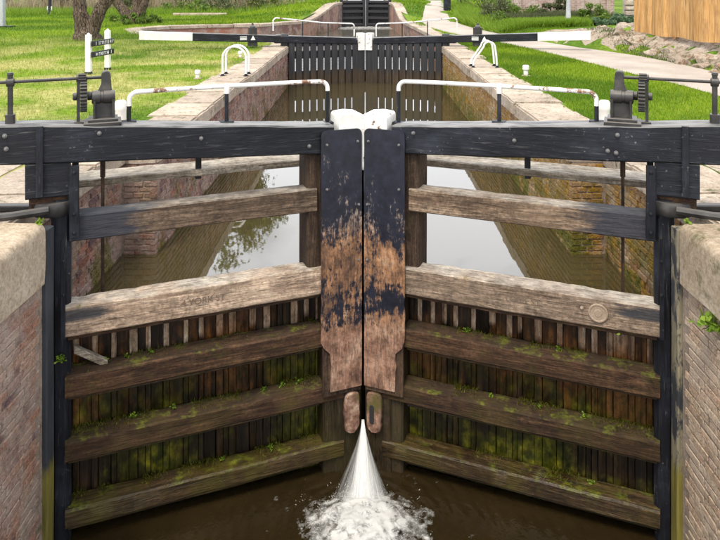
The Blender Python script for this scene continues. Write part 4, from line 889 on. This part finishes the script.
while z < 1.35:
    x = 10.25; hgt = rr.uniform(.16, .26)
    while x < 14:
        w_ = rr.uniform(.22, .5); me = bpy.data.meshes.new('stone'); V, F = box(-w_/2+.012, w_/2-.012, 0, .2, -hgt/2+.012, hgt/2-.012); me.from_pydata(V, [], F); bm = bmesh.new(); bm.from_mesh(me); bmesh.ops.recalc_face_normals(bm, faces=bm.faces); bmesh.ops.bevel(bm, geom=bm.edges[:], offset=.03, segments=1, affect='EDGES')
        for v in bm.verts: v.co += Vector((rr.uniform(-.02,.02), rr.uniform(-.02,.02), rr.uniform(-.015,.015)))
        bm.to_mesh(me); bm.free(); o = link('stone', me, 'rubble', rwz, Vector((x+w_/2, 26.76+rr.uniform(-.02,.02), z+hgt/2))+Vector(ro)); x += w_
    z += hgt
wn = MB(); wn.add(*box(11.0, 14.0, 26.95, 27.15, 1.36, 3.2)); wn.build('upper_wall', 'far_brick', rwz, loc=ro)
wf = MB(); wf.add(*box(10.9, 12.6, 26.86, 26.94, 1.45, 1.53)); wf.add(*box(10.9, 10.98, 26.86, 26.94, 1.535, 2.4)); wf.add(*box(12.52, 12.6, 26.86, 26.94, 1.535, 2.4)); wo = wf.build('window', 'steel', rwz, loc=ro)
wf = MB(); wf.add(*box(10.985, 12.515, 26.88, 26.92, 1.535, 2.4)); wf.build('pane', 'glass', wo)
tag(rwz, 'rough pale rubble stone wall under a grey window, beside the wooden fence', 'wall')
bp = []
for j in range(60):
    y = 9.5+14.5*j/59
    for i in range(13):
        x = path_right_x(y)+.10+i*.14*(1+.5*smooth(20, 24, y)); n_ = mnoise.fractal(Vector((x*2.2, y*2.2, 5)), 1, 2, 5)
        bp.append((x+.06*mnoise.noise(Vector((x*3, y*3, 8))), y, GZ+gz(x, y)-.012+max(-.02, (.03+.10*n_)*min(1, i/2)*min(1, (12-i)/2))))
bmk = MB(); bmk.add(bp, [(j*13+i, j*13+i+1, (j+1)*13+i+1, (j+1)*13+i) for j in range(59) for i in range(12)]); tag(bmk.build('bank', 'bank_rubble', smooth=50), kind='structure')
# rocky bank: slabs of broken pale stone under the fence
rr = random.Random(9); slabs_all = [(7.35,18.6,.9,.5),(7.3,17.4,.7,.45),(7.55,16.9,.8,.4),(7.4,16.1,.9,.5),(7.65,15.3,.8,.5),(7.35,14.9,.7,.4),(7.6,14.2,.9,.5),(7.4,13.4,.8,.45),(7.75,12.9,.8,.5),(7.45,12.2,.9,.5),(7.25,19.6,.7,.4),(7.5,20.3,.8,.45),(7.9,21.2,.9,.5),(8.4,22.3,.9,.5),(7.8,22.9,.6,.4),(9.0,23.4,1.0,.6),(7.2,15.5,.5,.3),(7.15,13.9,.4,.3),(7.3,20.9,.5,.3),(8.2,20.4,.8,.5),(7.95,19.9,.6,.4)]
slabs = sorted([(x+.06, y, L_*.62, w_*.62) for x, y, L_, w_ in slabs_all], key=lambda q: q[0]/q[1])
ORD = 'first second third fourth fifth sixth seventh eighth ninth tenth eleventh twelfth thirteenth fourteenth fifteenth sixteenth seventeenth eighteenth nineteenth twentieth twenty-first'.split()
where = ['lowest by the path end', 'under the fence corner', 'tilted against the fence foot', 'in the middle of the bank', 'high under the boards', 'at the path edge']
for i, (x, y, L_, w_) in enumerate(slabs):
    me = bpy.data.meshes.new('bank_stone'); bm = bmesh.new()
    for k in range(22): q = Vector((rr.uniform(-1,1), rr.uniform(-1,1), rr.uniform(-1,1))); q /= max(abs(q.x), abs(q.y), abs(q.z))**.8; bm.verts.new((q.x*w_*.62, q.y*L_*.66, q.z*.17))
    bmesh.ops.convex_hull(bm, input=bm.verts[:]); bmesh.ops.delete(bm, geom=[v for v in bm.verts if not v.link_faces], context='VERTS')
    bmesh.ops.subdivide_edges(bm, edges=bm.edges[:], cuts=3, use_grid_fill=True, fractal=.12, seed=i)
    for v in bm.verts: v.co += mnoise.noise_vector(v.co*5+Vector((i*5,0,0)))*.035
    bmesh.ops.recalc_face_normals(bm, faces=bm.faces)
    bm.to_mesh(me); bm.free(); o = link('bank_stone', me, 'bank_rubble', None, (x, y, GZ+gz(x, y)-.045), 28); o.rotation_euler = (rr.uniform(-.12,.12), R(-26)+rr.uniform(-.15,.15), rr.uniform(-.4,.4))
    tag(o, 'pale broken stone in the bank below the wooden fence, %s from the left' % ORD[i], 'stone', 'broken stones in the bank')

# ------------------------------------------------------------------ vegetation
def np_mesh(name, V, F, rnd, mat, parent=None, loc=(0,0,0)):
    me = bpy.data.meshes.new(name); V = np.asarray(V, np.float32); F = np.asarray(F, np.int32); k = F.shape[1]
    me.vertices.add(len(V)); me.vertices.foreach_set('co', V.ravel()); me.loops.add(F.size); me.loops.foreach_set('vertex_index', F.ravel())
    me.polygons.add(len(F)); me.polygons.foreach_set('loop_start', np.arange(0, F.size, k, dtype=np.int32)); me.polygons.foreach_set('loop_total', np.full(len(F), k, np.int32)); me.update(calc_edges=True)
    a = me.attributes.new('rnd', 'FLOAT', 'POINT'); a.data.foreach_set('value', np.asarray(rnd, np.float32)); return link(name, me, mat, parent, loc)
def blades(P, h, w, lean=.35, k=1):
    """one bent two-triangle blade per point (as quads: base pair, tip pair)"""
    n = len(P); a = RNG.uniform(0, 2*np.pi, n); hh = h*RNG.uniform(.5, 1.25, n) if np.isscalar(h) else h; ww = w*RNG.uniform(.6, 1.3, n) if np.isscalar(w) else w
    dx, dy = np.cos(a), np.sin(a); ln = RNG.normal(0, lean, (n, 2))*hh[:, None]
    b0 = P + np.c_[-dx*ww/2, -dy*ww/2, np.zeros(n)-.01]; b1 = P + np.c_[dx*ww/2, dy*ww/2, np.zeros(n)-.01]
    t = P + np.c_[ln[:, 0], ln[:, 1], hh]
    V = np.stack([b0, b1, t], 1).reshape(-1, 3); F = np.arange(3*n).reshape(-1, 3); r = np.repeat(RNG.uniform(0, 1, n), 3); return V, F, r
def in_poly_np(x, y, P):
    c = np.zeros(len(x), bool); j = len(P)-1
    for i in range(len(P)):
        xi, yi = P[i]; xj, yj = P[j]
        c ^= ((yi > y) != (yj > y)) & (x < (xj-xi)*(y-yi)/((yj-yi) if yj != yi else 1e-9)+xi); j = i
    return c
def scatter(n, x0, x1, y0, y1, bias=2.0):
    y = y0 + (y1-y0)*RNG.random(n)**bias; x = RNG.uniform(x0, x1, n); return x, y
def grass_patch(name, n, x0, x1, y0, y1, h, w, label, bias=1.8, grow=True):
    x, y = scatter(n, x0, x1, y0, y1, bias)
    keep = ~in_poly_np(x, y, HOLE) & ~in_poly_np(x, y, PATH) & (np.abs(x-.026) < y*.56+1.0)
    edge = np.array([seg_dist(a, b, HOLE, True) if abs(a) < 4.2 and b < 40 else 9 for a, b in zip(x, y)]); rag = .08+.26*np.array([mnoise.noise(Vector((a*1.7, b*1.7, 3))) for a, b in zip(x, y)])
    keep &= edge > rag
    keep &= ~((np.abs(x) < 4.15) & (y < 7.0) & (y > 2))
    pr = np.array([path_right_x(b) for b in y]); keep &= ~((x > pr) & (x < pr+2.2) & (y < 24))
    x, y = x[keep], y[keep]; z = np.array([GZ+gz(a, b) for a, b in zip(x, y)])
    sc = (y/9.0)**.65 if grow else np.ones(len(x))
    V, F, r = blades(np.c_[x, y, z], h*RNG.uniform(.5, 1.3, len(x))*np.minimum(sc, 1.8), w*sc*RNG.uniform(.7, 1.3, len(x)), .45)
    o = np_mesh(name, V, F, r, 'grass'); tag(o, label, 'grass', kind='stuff'); return o
grass_patch('grass', 330000, -34, -2.8, 7.2, 60, .045, .011, 'short mown grass with dry patches on the left lawn', 2.0)
grass_patch('grass', 170000, 2.8, 7.2, 7.2, 30, .040, .010, 'bright green mown grass between the right paving and the towpath', 1.7)
grass_patch('grass', 60000, -9, 12, 30, 75, .07, .02, 'bright grass around the far lock', 1.2)
# leaf quads in a volume
def leaf_cloud(centers, radii, per, size, squash=.8, seed=0):
    rg = np.random.default_rng(seed); Vs = []; rn = []
    for c, r in zip(centers, radii):
        d = rg.normal(size=(per, 3)); d /= np.linalg.norm(d, axis=1)[:, None]; rad = r*rg.random(per)**.45; p = np.asarray(c) + d*rad[:, None]*np.array([1, 1, squash])
        u = rg.normal(size=(per, 3)); u /= np.linalg.norm(u, axis=1)[:, None]; w = np.cross(u, rg.normal(size=(per, 3))); w /= np.linalg.norm(w, axis=1)[:, None]
        s_ = size*rg.uniform(.6, 1.4, per)[:, None]
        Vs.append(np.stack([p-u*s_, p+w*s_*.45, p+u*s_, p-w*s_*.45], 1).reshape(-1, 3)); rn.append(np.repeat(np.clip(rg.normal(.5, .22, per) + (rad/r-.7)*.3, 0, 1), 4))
    V = np.concatenate(Vs); return V, np.arange(len(V)).reshape(-1, 4), np.concatenate(rn)
def grow_tree(stems, depth, seed, spread=.6):
    """returns tube geometry and twig tips; stems: list of (points, radii) for the main stems"""
    rr = random.Random(seed); mb = MB(); tips = []
    def branch(p, d, L_, r, lev):
        n = 4; pts = [p]; q = p.copy(); dd = d.copy()
        for i in range(n):
            dd = (dd + Vector((rr.uniform(-.25,.25), rr.uniform(-.25,.25), rr.uniform(-.08,.22)))).normalized(); q = q + dd*L_/n; pts.append(q.copy())
        mb.add(*tube(pts, [r*(1-.6*i/n) for i in range(n+1)], 7 if r > .06 else 4, False))
        if lev == 0: tips.append((pts[-1], L_)); tips.append((pts[2], L_)); return
        for i in range(rr.randint(3, 4) if lev > 1 else 4):
            k = rr.randint(1, n); a = rr.uniform(0, 6.28); o = Vector((math.cos(a), math.sin(a), rr.uniform(.0, .7)))
            branch(pts[k], (dd*.6 + o*spread).normalized(), L_*rr.uniform(.55, .75), r*(1-.6*k/n)*.6, lev-1)
        branch(pts[-1], dd, L_*.7, r*.4, lev-1)
    for pts, rad in stems:
        pts = [Vector(p) for p in pts]; N = []; RR = []
        for i in range(len(pts)-1):
            for k in range(5):
                t = k/5; N.append(pts[i].lerp(pts[i+1], t)+Vector((mnoise.noise(Vector((i+t, seed, 0)))*.05, mnoise.noise(Vector((i+t, seed, 9)))*.05, 0))); RR.append(rad[i]+(rad[i+1]-rad[i])*t)
        N.append(pts[-1]); RR.append(rad[-1]); v, f = tube(N, RR, 18, True)
        v2 = []
        for j, p in enumerate(v):
            c = N[j//18]; nn = mnoise.noise(Vector((p.x*3.1, p.y*3.1, p.z*1.1+seed))); v2.append(c+(p-c)*(1+.28*nn))
        mb.add(v2, f)
        d = (pts[-1]-pts[-2]).normalized()
        branch(pts[-1], d, 2.3, rad[-1]*.9, depth)
        for k in range(2): a = rr.uniform(0, 6.28); branch(pts[-1], (d+Vector((math.cos(a), math.sin(a), .3))*.8).normalized(), 2.0, rad[-1]*.7, depth)
    return mb, tips
def tree(name, base, stems, depth, seed, leafmat, label, leafsize=.07, per=16, group=None):
    root = empty(name, base); mb, tips = grow_tree(stems, depth, seed); mb.build('trunk', 'bark', root, smooth=70)
    V, F, r = leaf_cloud([tuple(t[0]) for t in tips], [max(.35, t[1]*.8) for t in tips], per, leafsize, .9, seed); np_mesh('crown', V, F, r, leafmat, root)
    return tag(root, label, 'tree', group)
tree('tree', (-9.3, 22.6, -.10), [([(.05,0,-.15),(.03,0,.08),(.0,0,.3),(-.06,0,.65),(-.2,.02,1.0),(-.27,.05,1.5),(-.3,.1,2.4),(-.35,.1,3.8)], [.60,.46,.34,.26,.215,.20,.19,.16]), ([(.14,0,-.1),(.17,-.02,.12),(.22,-.05,.4),(.34,-.06,.75),(.56,-.05,1.15),(.78,-.05,1.55),(1.3,0,2.6),(1.9,0,3.8)], [.42,.34,.27,.22,.20,.19,.17,.14])], 3, 3, 'leaf_spring', 'forked bare-barked tree standing behind the white-posted sign on the lawn', .07, 9)
tree('tree', (-11.45, 33.2, -.10), [([(0,0,-.1),(-.03,0,.12),(-.2,0,.45),(-.5,0,.85),(-.8,.05,1.3),(-1.3,.1,2.6),(-1.9,.1,4.0)], [.50,.40,.29,.23,.21,.18,.15]), ([(.15,0,-.1),(.18,0,.25),(.24,0,.6),(.3,.05,1.1),(.4,.1,2.4),(.6,.1,3.8)], [.42,.34,.26,.23,.2,.17]), ([(.36,-.1,0),(.42,-.1,.25),(.54,-.15,.6),(.75,-.15,1.15),(1.2,-.1,2.4),(1.6,-.1,3.6)], [.28,.25,.20,.17,.15,.12])], 3, 8, 'leaf_spring', 'stout several-stemmed tree farther back on the lawn', .08, 9)
for k, (x, y, lb) in enumerate(((-12.5, 58, 'tall thin-leaved tree behind the hedge bushes, nearest the basin'), (-18.5, 60, 'tall thin-leaved tree behind the hedge bushes, in their middle'), (-26, 59, 'tall thin-leaved tree behind the hedge bushes, farthest left'))):
    t_ = tree('tree', (x, y, -.1), [([(0,0,-.1),(0,0,.5),(.05,0,2),(.1,0,4),(.3,.1,6.5)], [.42,.3,.24,.2,.16]), ([(.1,0,1.2),(.5,.2,3),(1.3,.4,5.5)], [.2,.17,.12])], 3, 31+k, 'leaf_spring', lb, .12, 13, 'tall trees behind the hedge'); t_.scale = (1.55, 1.55, 1.6)
# basal growth of the second tree
def bush(name, x, y, rx, h, mat, label, seed, per=70, size=.09, group=None, n=16, cat='bush', zb=None):
    rr = random.Random(seed); z = GZ+gz(x, y) if zb is None else zb; root = empty(name, (x, y, z)); mb = MB(); C = []; Rd = []
    for i in range(n):
        a = rr.uniform(0, 6.28); q = rr.random()**.6*rx; hz = h*rr.uniform(.2, 1)*(1-.35*(q/rx)**2); C.append((q*math.cos(a), q*math.sin(a)*.8, hz*.85)); Rd.append(rr.uniform(.22, .42)*min(rx, h))
        mb.add(*tube([(q*math.cos(a)*.25, q*math.sin(a)*.2, -.05), (q*math.cos(a)*.6, q*math.sin(a)*.5, hz*.45), C[-1]], [.02+.012*h, .015+.006*h, .008], 5, False))
    mb.build('stems', 'bark', root, smooth=60); V, F, r = leaf_cloud(C, Rd, per, size, .85, seed); np_mesh('foliage', V, F, r, mat, root); return tag(root, label, cat, group)
bush('bush', -11.0, 32.6, 1.4, .55, 'leaf_hedge', 'low dark green growth round the foot of the farther tree', 5, 120, .07)
rr = random.Random(21)
sp = [(-34,50),(-31,54),(-28,51),(-25.5,55),(-23,50),(-20.5,55),(-18,51.5),(-15.5,55),(-13.2,50),(-11.6,54),(-9.4,50.5),(-7.6,54.5),(-16.5,47.5),(-12,47),(-9.8,47.5),(-7.5,49)]
order = sorted(range(len(sp)), key=lambda k: sp[k][0]/sp[k][1]); rank = {k: j for j, k in enumerate(order)}
for i, (x, y) in enumerate(sp):
    bush('bush', x+rr.uniform(-.5,.5), y, rr.uniform(1.5, 2.3), rr.uniform(1.9, 3.6) if y > 49 else rr.uniform(1.0, 1.6), ['leaf_dull','leaf_hedge','leaf_dull','leaf_spring'][i % 4], 'loose spring-green hedge bush behind the lawn, %s from the left' % ORD[rank[i]], 60+i, 60, .10, 'hedge bushes behind the left lawn', 16)
# reeds and rank grass in front of the bushes
def strip(name, n, pts, wd, h, w, mat, label, lean=.25, cat='grass'):
    P = []
    for i in range(n):
        k = random.randrange(len(pts)-1); t = random.random(); x = pts[k][0]+(pts[k+1][0]-pts[k][0])*t; y = pts[k][1]+(pts[k+1][1]-pts[k][1])*t
        nn = .5+.5*mnoise.noise(Vector((x*.45, y*.45, 2))); 
        if random.random() > nn*1.4: continue
        x += random.uniform(-wd[0], wd[0]); y += random.uniform(-wd[1], wd[1])
        if in_poly(x, y, PATH) or in_poly(x, y, HOLE): continue
        P.append((x, y, GZ+gz(x, y)))
    V, F, r = blades(np.array(P), h, w, lean); o = np_mesh(name, V, F, r, mat); return tag(o, label, cat, kind='stuff')
strip('reeds', 9000, [(-38,50),(-7,50)], (3, 1.6), 1.3, .05, 'reed', 'tall dry straw-coloured reeds at the back of the left lawn', .15)
strip('long_grass', 16000, [(-36,45),(-6,46)], (3, 2.6), .45, .035, 'leaf_bright', 'long bright grass along the back of the left lawn', .4)
# right bank: rank green growth, shrubs
strip('bank_growth', 26000, [(5.3,26.6),(8.2,26.6)], (.5, 1.0), .30, .05, 'leaf_bright', 'thick bright green growth along the foot of the brick wall', .5, 'ground cover')
strip('bank_growth', 14000, [(5.1,28.5),(5.0,33),(5.6,38),(6.3,46)], (.35, 1.6), .45, .055, 'leaf_bright', 'bright green verge beside the distant towpath', .5, 'ground cover')
strip('bank_growth', 16000, [(5.9,29.2),(9.6,28.4)], (.8, .9), .42, .045, 'leaf_dull', 'tangled dull green growth below the brick wall', .6, 'ground cover')
strip('bank_tufts', 2600, [(7.2,20.5),(7.25,17.5),(7.4,14)], (.28, 1.6), .12, .02, 'leaf_dull', 'thin dry tufts of grass in the stony bank', .6)
for x, y, rx, h, mt, lb, sd in ((9.1,27.0,.55,.95,'leaf_hedge','upright green shrub by the lamp column',1),(9.5,26.0,.42,.35,'leaf_blue','low rounded blue-green shrub at the end of the hedge',2),(10.1,26.6,.45,.40,'leaf_blue','rounded blue-green shrub against the brick wall',3),(8.8,25.9,.4,.3,'leaf_blue','small blue-green shrub at the foot of the lamp column',7),
                                (7.0,29.3,.9,.9,'leaf_hedge','broad leafy shrub growing up the brick wall',4),(8.3,29.6,.5,1.3,'leaf_dull','thin climbing shrub on the brick wall',5),(6.0,30.4,1.0,1.1,'leaf_dull','bushy shrub at the left end of the brick wall',6),(7.7,29.0,.6,.6,'leaf_dull','low dull shrub in front of the brick wall, left of the lamp column',10),(5.7,28.6,.55,.55,'leaf_hedge','leafy shrub beside the path at the end of the green bank',11),(7.2,40,2.0,2.0,'leaf_hedge','large leafy bush beyond the distant towpath',8),(8.2,46,2.2,2.4,'leaf_dull','pale tall bush farthest along the towpath',9)):
    bush('shrub', x, y, rx, h, mt, lb, 300+sd, 110, .055, 'shrubs on the right bank', 16, 'shrub')
# small plants on gate and walls
def sprig(x, y, z, r, label, seed, mat='leaf_bright', n=26, size=None, group='small plants on the timbers and walls'):
    rr = random.Random(seed); root = empty('small_plant', (x, y, z)); mb = MB(); V = []; F = []; rn = []
    for i in range(n):
        a = rr.uniform(0, 6.28); el = rr.uniform(.1, 1.3); q = r*rr.uniform(.35, 1); tip = Vector((math.cos(a)*math.cos(el)*q, math.sin(a)*math.cos(el)*q, math.sin(el)*q))
        mb.add(*tube([(0,0,0), tuple(tip*.6+Vector((0,0,.1*r))), tuple(tip)], [.0016, .0012, .0008], 4, False))
        u = Vector((rr.uniform(-1,1), rr.uniform(-1,1), rr.uniform(-.4,.6))).normalized()*(size or r*.28); w = u.cross(Vector((rr.uniform(-1,1), rr.uniform(-1,1), 1))).normalized()*u.length*.6; k = len(V)
        V += [tuple(tip-u), tuple(tip-u*.2+w), tuple(tip+u), tuple(tip-u*.2-w)]; F.append((k, k+1, k+2, k+3)); rn += [rr.random()]*4
    mb.build('stems', 'leaf_bright', root); np_mesh('leaves', V, F, rn, mat, root); return tag(root, label, 'plant', group)
def on_leaf(m, x, y, z): c, s_ = math.cos(AL), math.sin(AL); return (-m*2.236 + m*(c*x - 0) - m*s_*y, 5.11 + s_*x + c*y, z)
sprig(2.262, 4.40, -.46, .13, 'bright leafy plant growing out of the right wall at the picture edge', 1, n=60, size=.03)
sprig(*on_leaf(-1, .30, .03, -.915), .06, 'little bright plant hanging under the plaque rail of the right leaf', 2)
sprig(*on_leaf(1, -.03, -.02, -1.05), .05, 'little bright plant on the heel post of the left leaf', 3)
sprig(-2.31, 4.86, .055, .045, 'yellow-green tuft on the left wall corner under the anchor strap', 4, n=30)
sprig(2.32, 4.86, .055, .04, 'yellow-green tuft on the right wall corner under the anchor strap', 5, n=24)
tiny = [(1,.45,-1.18),(1,.62,-1.18),(1,.28,-1.18),(1,.50,-1.675),(1,.8,-1.675),(1,1.55,-1.675),(1,1.7,-1.675),(1,1.85,-1.675),(1,1.2,-2.19),(1,1.6,-2.19),(-1,.55,-1.675),(-1,.9,-1.675),(-1,1.3,-1.675),(-1,.5,-2.19),(-1,1.5,-1.18),(-1,.75,-1.18)]
for i, (m_, x, z) in enumerate(tiny):
    sprig(*on_leaf(m_, x, .12, z), random.uniform(.025, .05), 'tiny green sprig, %s from the hinge on the %s near leaf\'s %s ledge' % (ORD[sum(1 for q in tiny if q[0] == m_ and abs(q[2]-z) < .01 and q[1] < x)], 'left' if m_ > 0 else 'right', {-1.18: 'upper', -1.675: 'middle'}.get(z, 'lowest')), 30+i, 'leaf_bright', 14, .011, 'sprigs on the %s leaf ledges' % ('left' if m_ > 0 else 'right'))
# moss cushions along the lower ledges
def moss(m):
    P = []; rr = random.Random(77+m)
    for z, dens in ((-1.18, 900), (-1.675, 2200), (-2.19, 1800)):
        for i in range(dens):
            x = rr.uniform(.02, 2.0); 
            if mnoise.noise(Vector((x*3.1+z*9, m*4, z))) < -.05 : continue
            y = .19 - abs(rr.gauss(0, .07)); 
            if y < .0: continue
            P.append(on_leaf(m, x, y, z+.004))
    V, F, r = blades(np.array(P), .011, .010, .9); o = np_mesh('moss', V, F, r, 'moss'); tag(o, 'moss along the wet ledges of the %s near gate leaf' % ('left' if m > 0 else 'right'), 'moss', kind='stuff')
moss(1); moss(-1)

# ------------------------------------------------------------------ leaking water and foam
def jet():
    """nested ragged sheets of falling water, opening from the gap between the mitre posts"""
    rg = np.random.default_rng(5); V = []; F = []; A = []; FL = []; nt, na = 26, 40
    for k, (sc, al) in enumerate(((.14, .97), (.26, .90), (.40, .75), (.55, .60), (.72, .48), (.92, .34), (1.15, .20))):
        o = len(V); ph = rg.uniform(0, 50)
        for i in range(nt):
            t = i/(nt-1); z = -2.04 - .41*(.62*t+.38*t*t)
            for j in range(na):
                a = 2*math.pi*j/(na-1); w = (.011 + (.185*t**1.5)*sc); wob = 1 + .35*mnoise.noise(Vector((math.cos(a)*1.6+ph, math.sin(a)*1.6, t*1.2)))
                x = math.cos(a)*w*wob + .012*mnoise.noise(Vector((t*2, ph, 0))); y = 5.955 - .44*t + math.sin(a)*w*.55*wob
                V.append((x, y, max(z, -2.44))); FL.append((math.cos(a)*(3.2+sc*7)+ph, math.sin(a)*(3.2+sc*7), t*1.5))
                A.append(al*min(1, t*6+.5)*(1.0-.25*t))
        F += [(o+i*na+j, o+i*na+j+1, o+(i+1)*na+j+1, o+(i+1)*na+j) for i in range(nt-1) for j in range(na-1)]
    o = np_mesh('leaking_water', np.array(V), np.array(F), A, 'jet'); o.data.shade_smooth()
    at = o.data.attributes.new('flow', 'FLOAT_VECTOR', 'POINT'); at.data.foreach_set('vector', np.array(FL, np.float32).ravel())
    return tag(o, 'white spray of water leaking from the foot of the near gates', 'water', kind='stuff')
jet()
def foam():
    n = 110; X = np.linspace(-.95, .95, n); Y = np.linspace(4.6, 5.85, n); V = []; A = []
    for y in Y:
        for x in X:
            d = math.hypot(x/(.46+.10*mnoise.noise(Vector((x*3,y*3,4)))), (y-5.36)/(.26 if y > 5.36 else .62)); f = max(0, 1.2-d)
            nz = mnoise.fractal(Vector((x*7, y*7, 1)), 1, 2, 4)*.5
            z = -2.446 + max(0, .13*min(1, f*1.2)**1.5*(.75+nz*.45)); V.append((x, y, z)); A.append(f*1.15 + (.0 if f > 0 else -.5))
    F = [(j*n+i, j*n+i+1, (j+1)*n+i+1, (j+1)*n+i) for j in range(n-1) for i in range(n-1)]
    o = np_mesh('foam', V, F, A, 'foam'); o.data.shade_smooth(); tag(o, 'white foam where the leak strikes the lower water', 'foam', kind='stuff')
    rg = np.random.default_rng(12); V = []; F = []; oc = np.array([(1,0,0),(-1,0,0),(0,1,0),(0,-1,0),(0,0,1),(0,0,-1)], float); of = np.array([(0,2,4),(2,1,4),(1,3,4),(3,0,4),(2,0,5),(1,2,5),(3,1,5),(0,3,5)])
    for i in range(9500):
        a = rg.uniform(0, 2*np.pi); q = abs(rg.normal(0, .17)) + (.0 if i % 14 else abs(rg.normal(0, .13))); dx, dy = math.cos(a), math.sin(a)*.85; x = q*dx; y = 5.38 + q*dy - .10*rg.random()
        if y > 5.78 or y < 4.4: continue
        lump = mnoise.noise(Vector((x*9, y*9, 2)))
        if lump < -.12 + .2*(q < .15)*-1 and q > .12: continue
        hgt = .12*math.exp(-(q/.20)**2)*(.6+.5*lump); z = -2.448 + rg.random()*max(.012, hgt) + (abs(rg.normal(0, .035)) if rg.random() < .04 else 0); r = rg.uniform(.002, .0070)*(1 if q < .30 else .45)
        d = Vector((dx, dy, rg.uniform(.1, 1.2))).normalized(); st = rg.uniform(1.2, 3.6); u = d.orthogonal().normalized(); w = d.cross(u); Mx = np.array([u*r, w*r, d*r*st]); o_ = len(V)*6
        V.append(oc @ Mx + np.array([x, y, z])); F.append(of + o_)
    o = np_mesh('spray_droplets', np.concatenate(V), np.concatenate(F), np.zeros(len(V)*6), 'white_drop'); o.data.shade_smooth(); tag(o, 'froth and droplets thrown up where the leak lands', 'droplets', kind='stuff')
M['white_drop'] = mat_leaf('water_drop', [(.70,.71,.71), (.86,.87,.87)], .35, rough=.35)
foam()
def weir():
    n = 40; V = []; A = []
    for j in range(n):
        for i in range(n):
            x = -1.7+3.4*i/(n-1); y = 41.5+3.0*j/(n-1); V.append((x, y, -.843+.05*max(0, mnoise.fractal(Vector((x*2, y*2, 0)), 1, 2, 3)))); A.append(.30+.35*smooth(41.5, 44.5, y))
    F = [(j*n+i, j*n+i+1, (j+1)*n+i+1, (j+1)*n+i) for j in range(n-1) for i in range(n-1)]
    tag(np_mesh('churned_water', V, F, A, 'foam'), 'churned white water below the far gates', 'foam', kind='stuff')
weir()
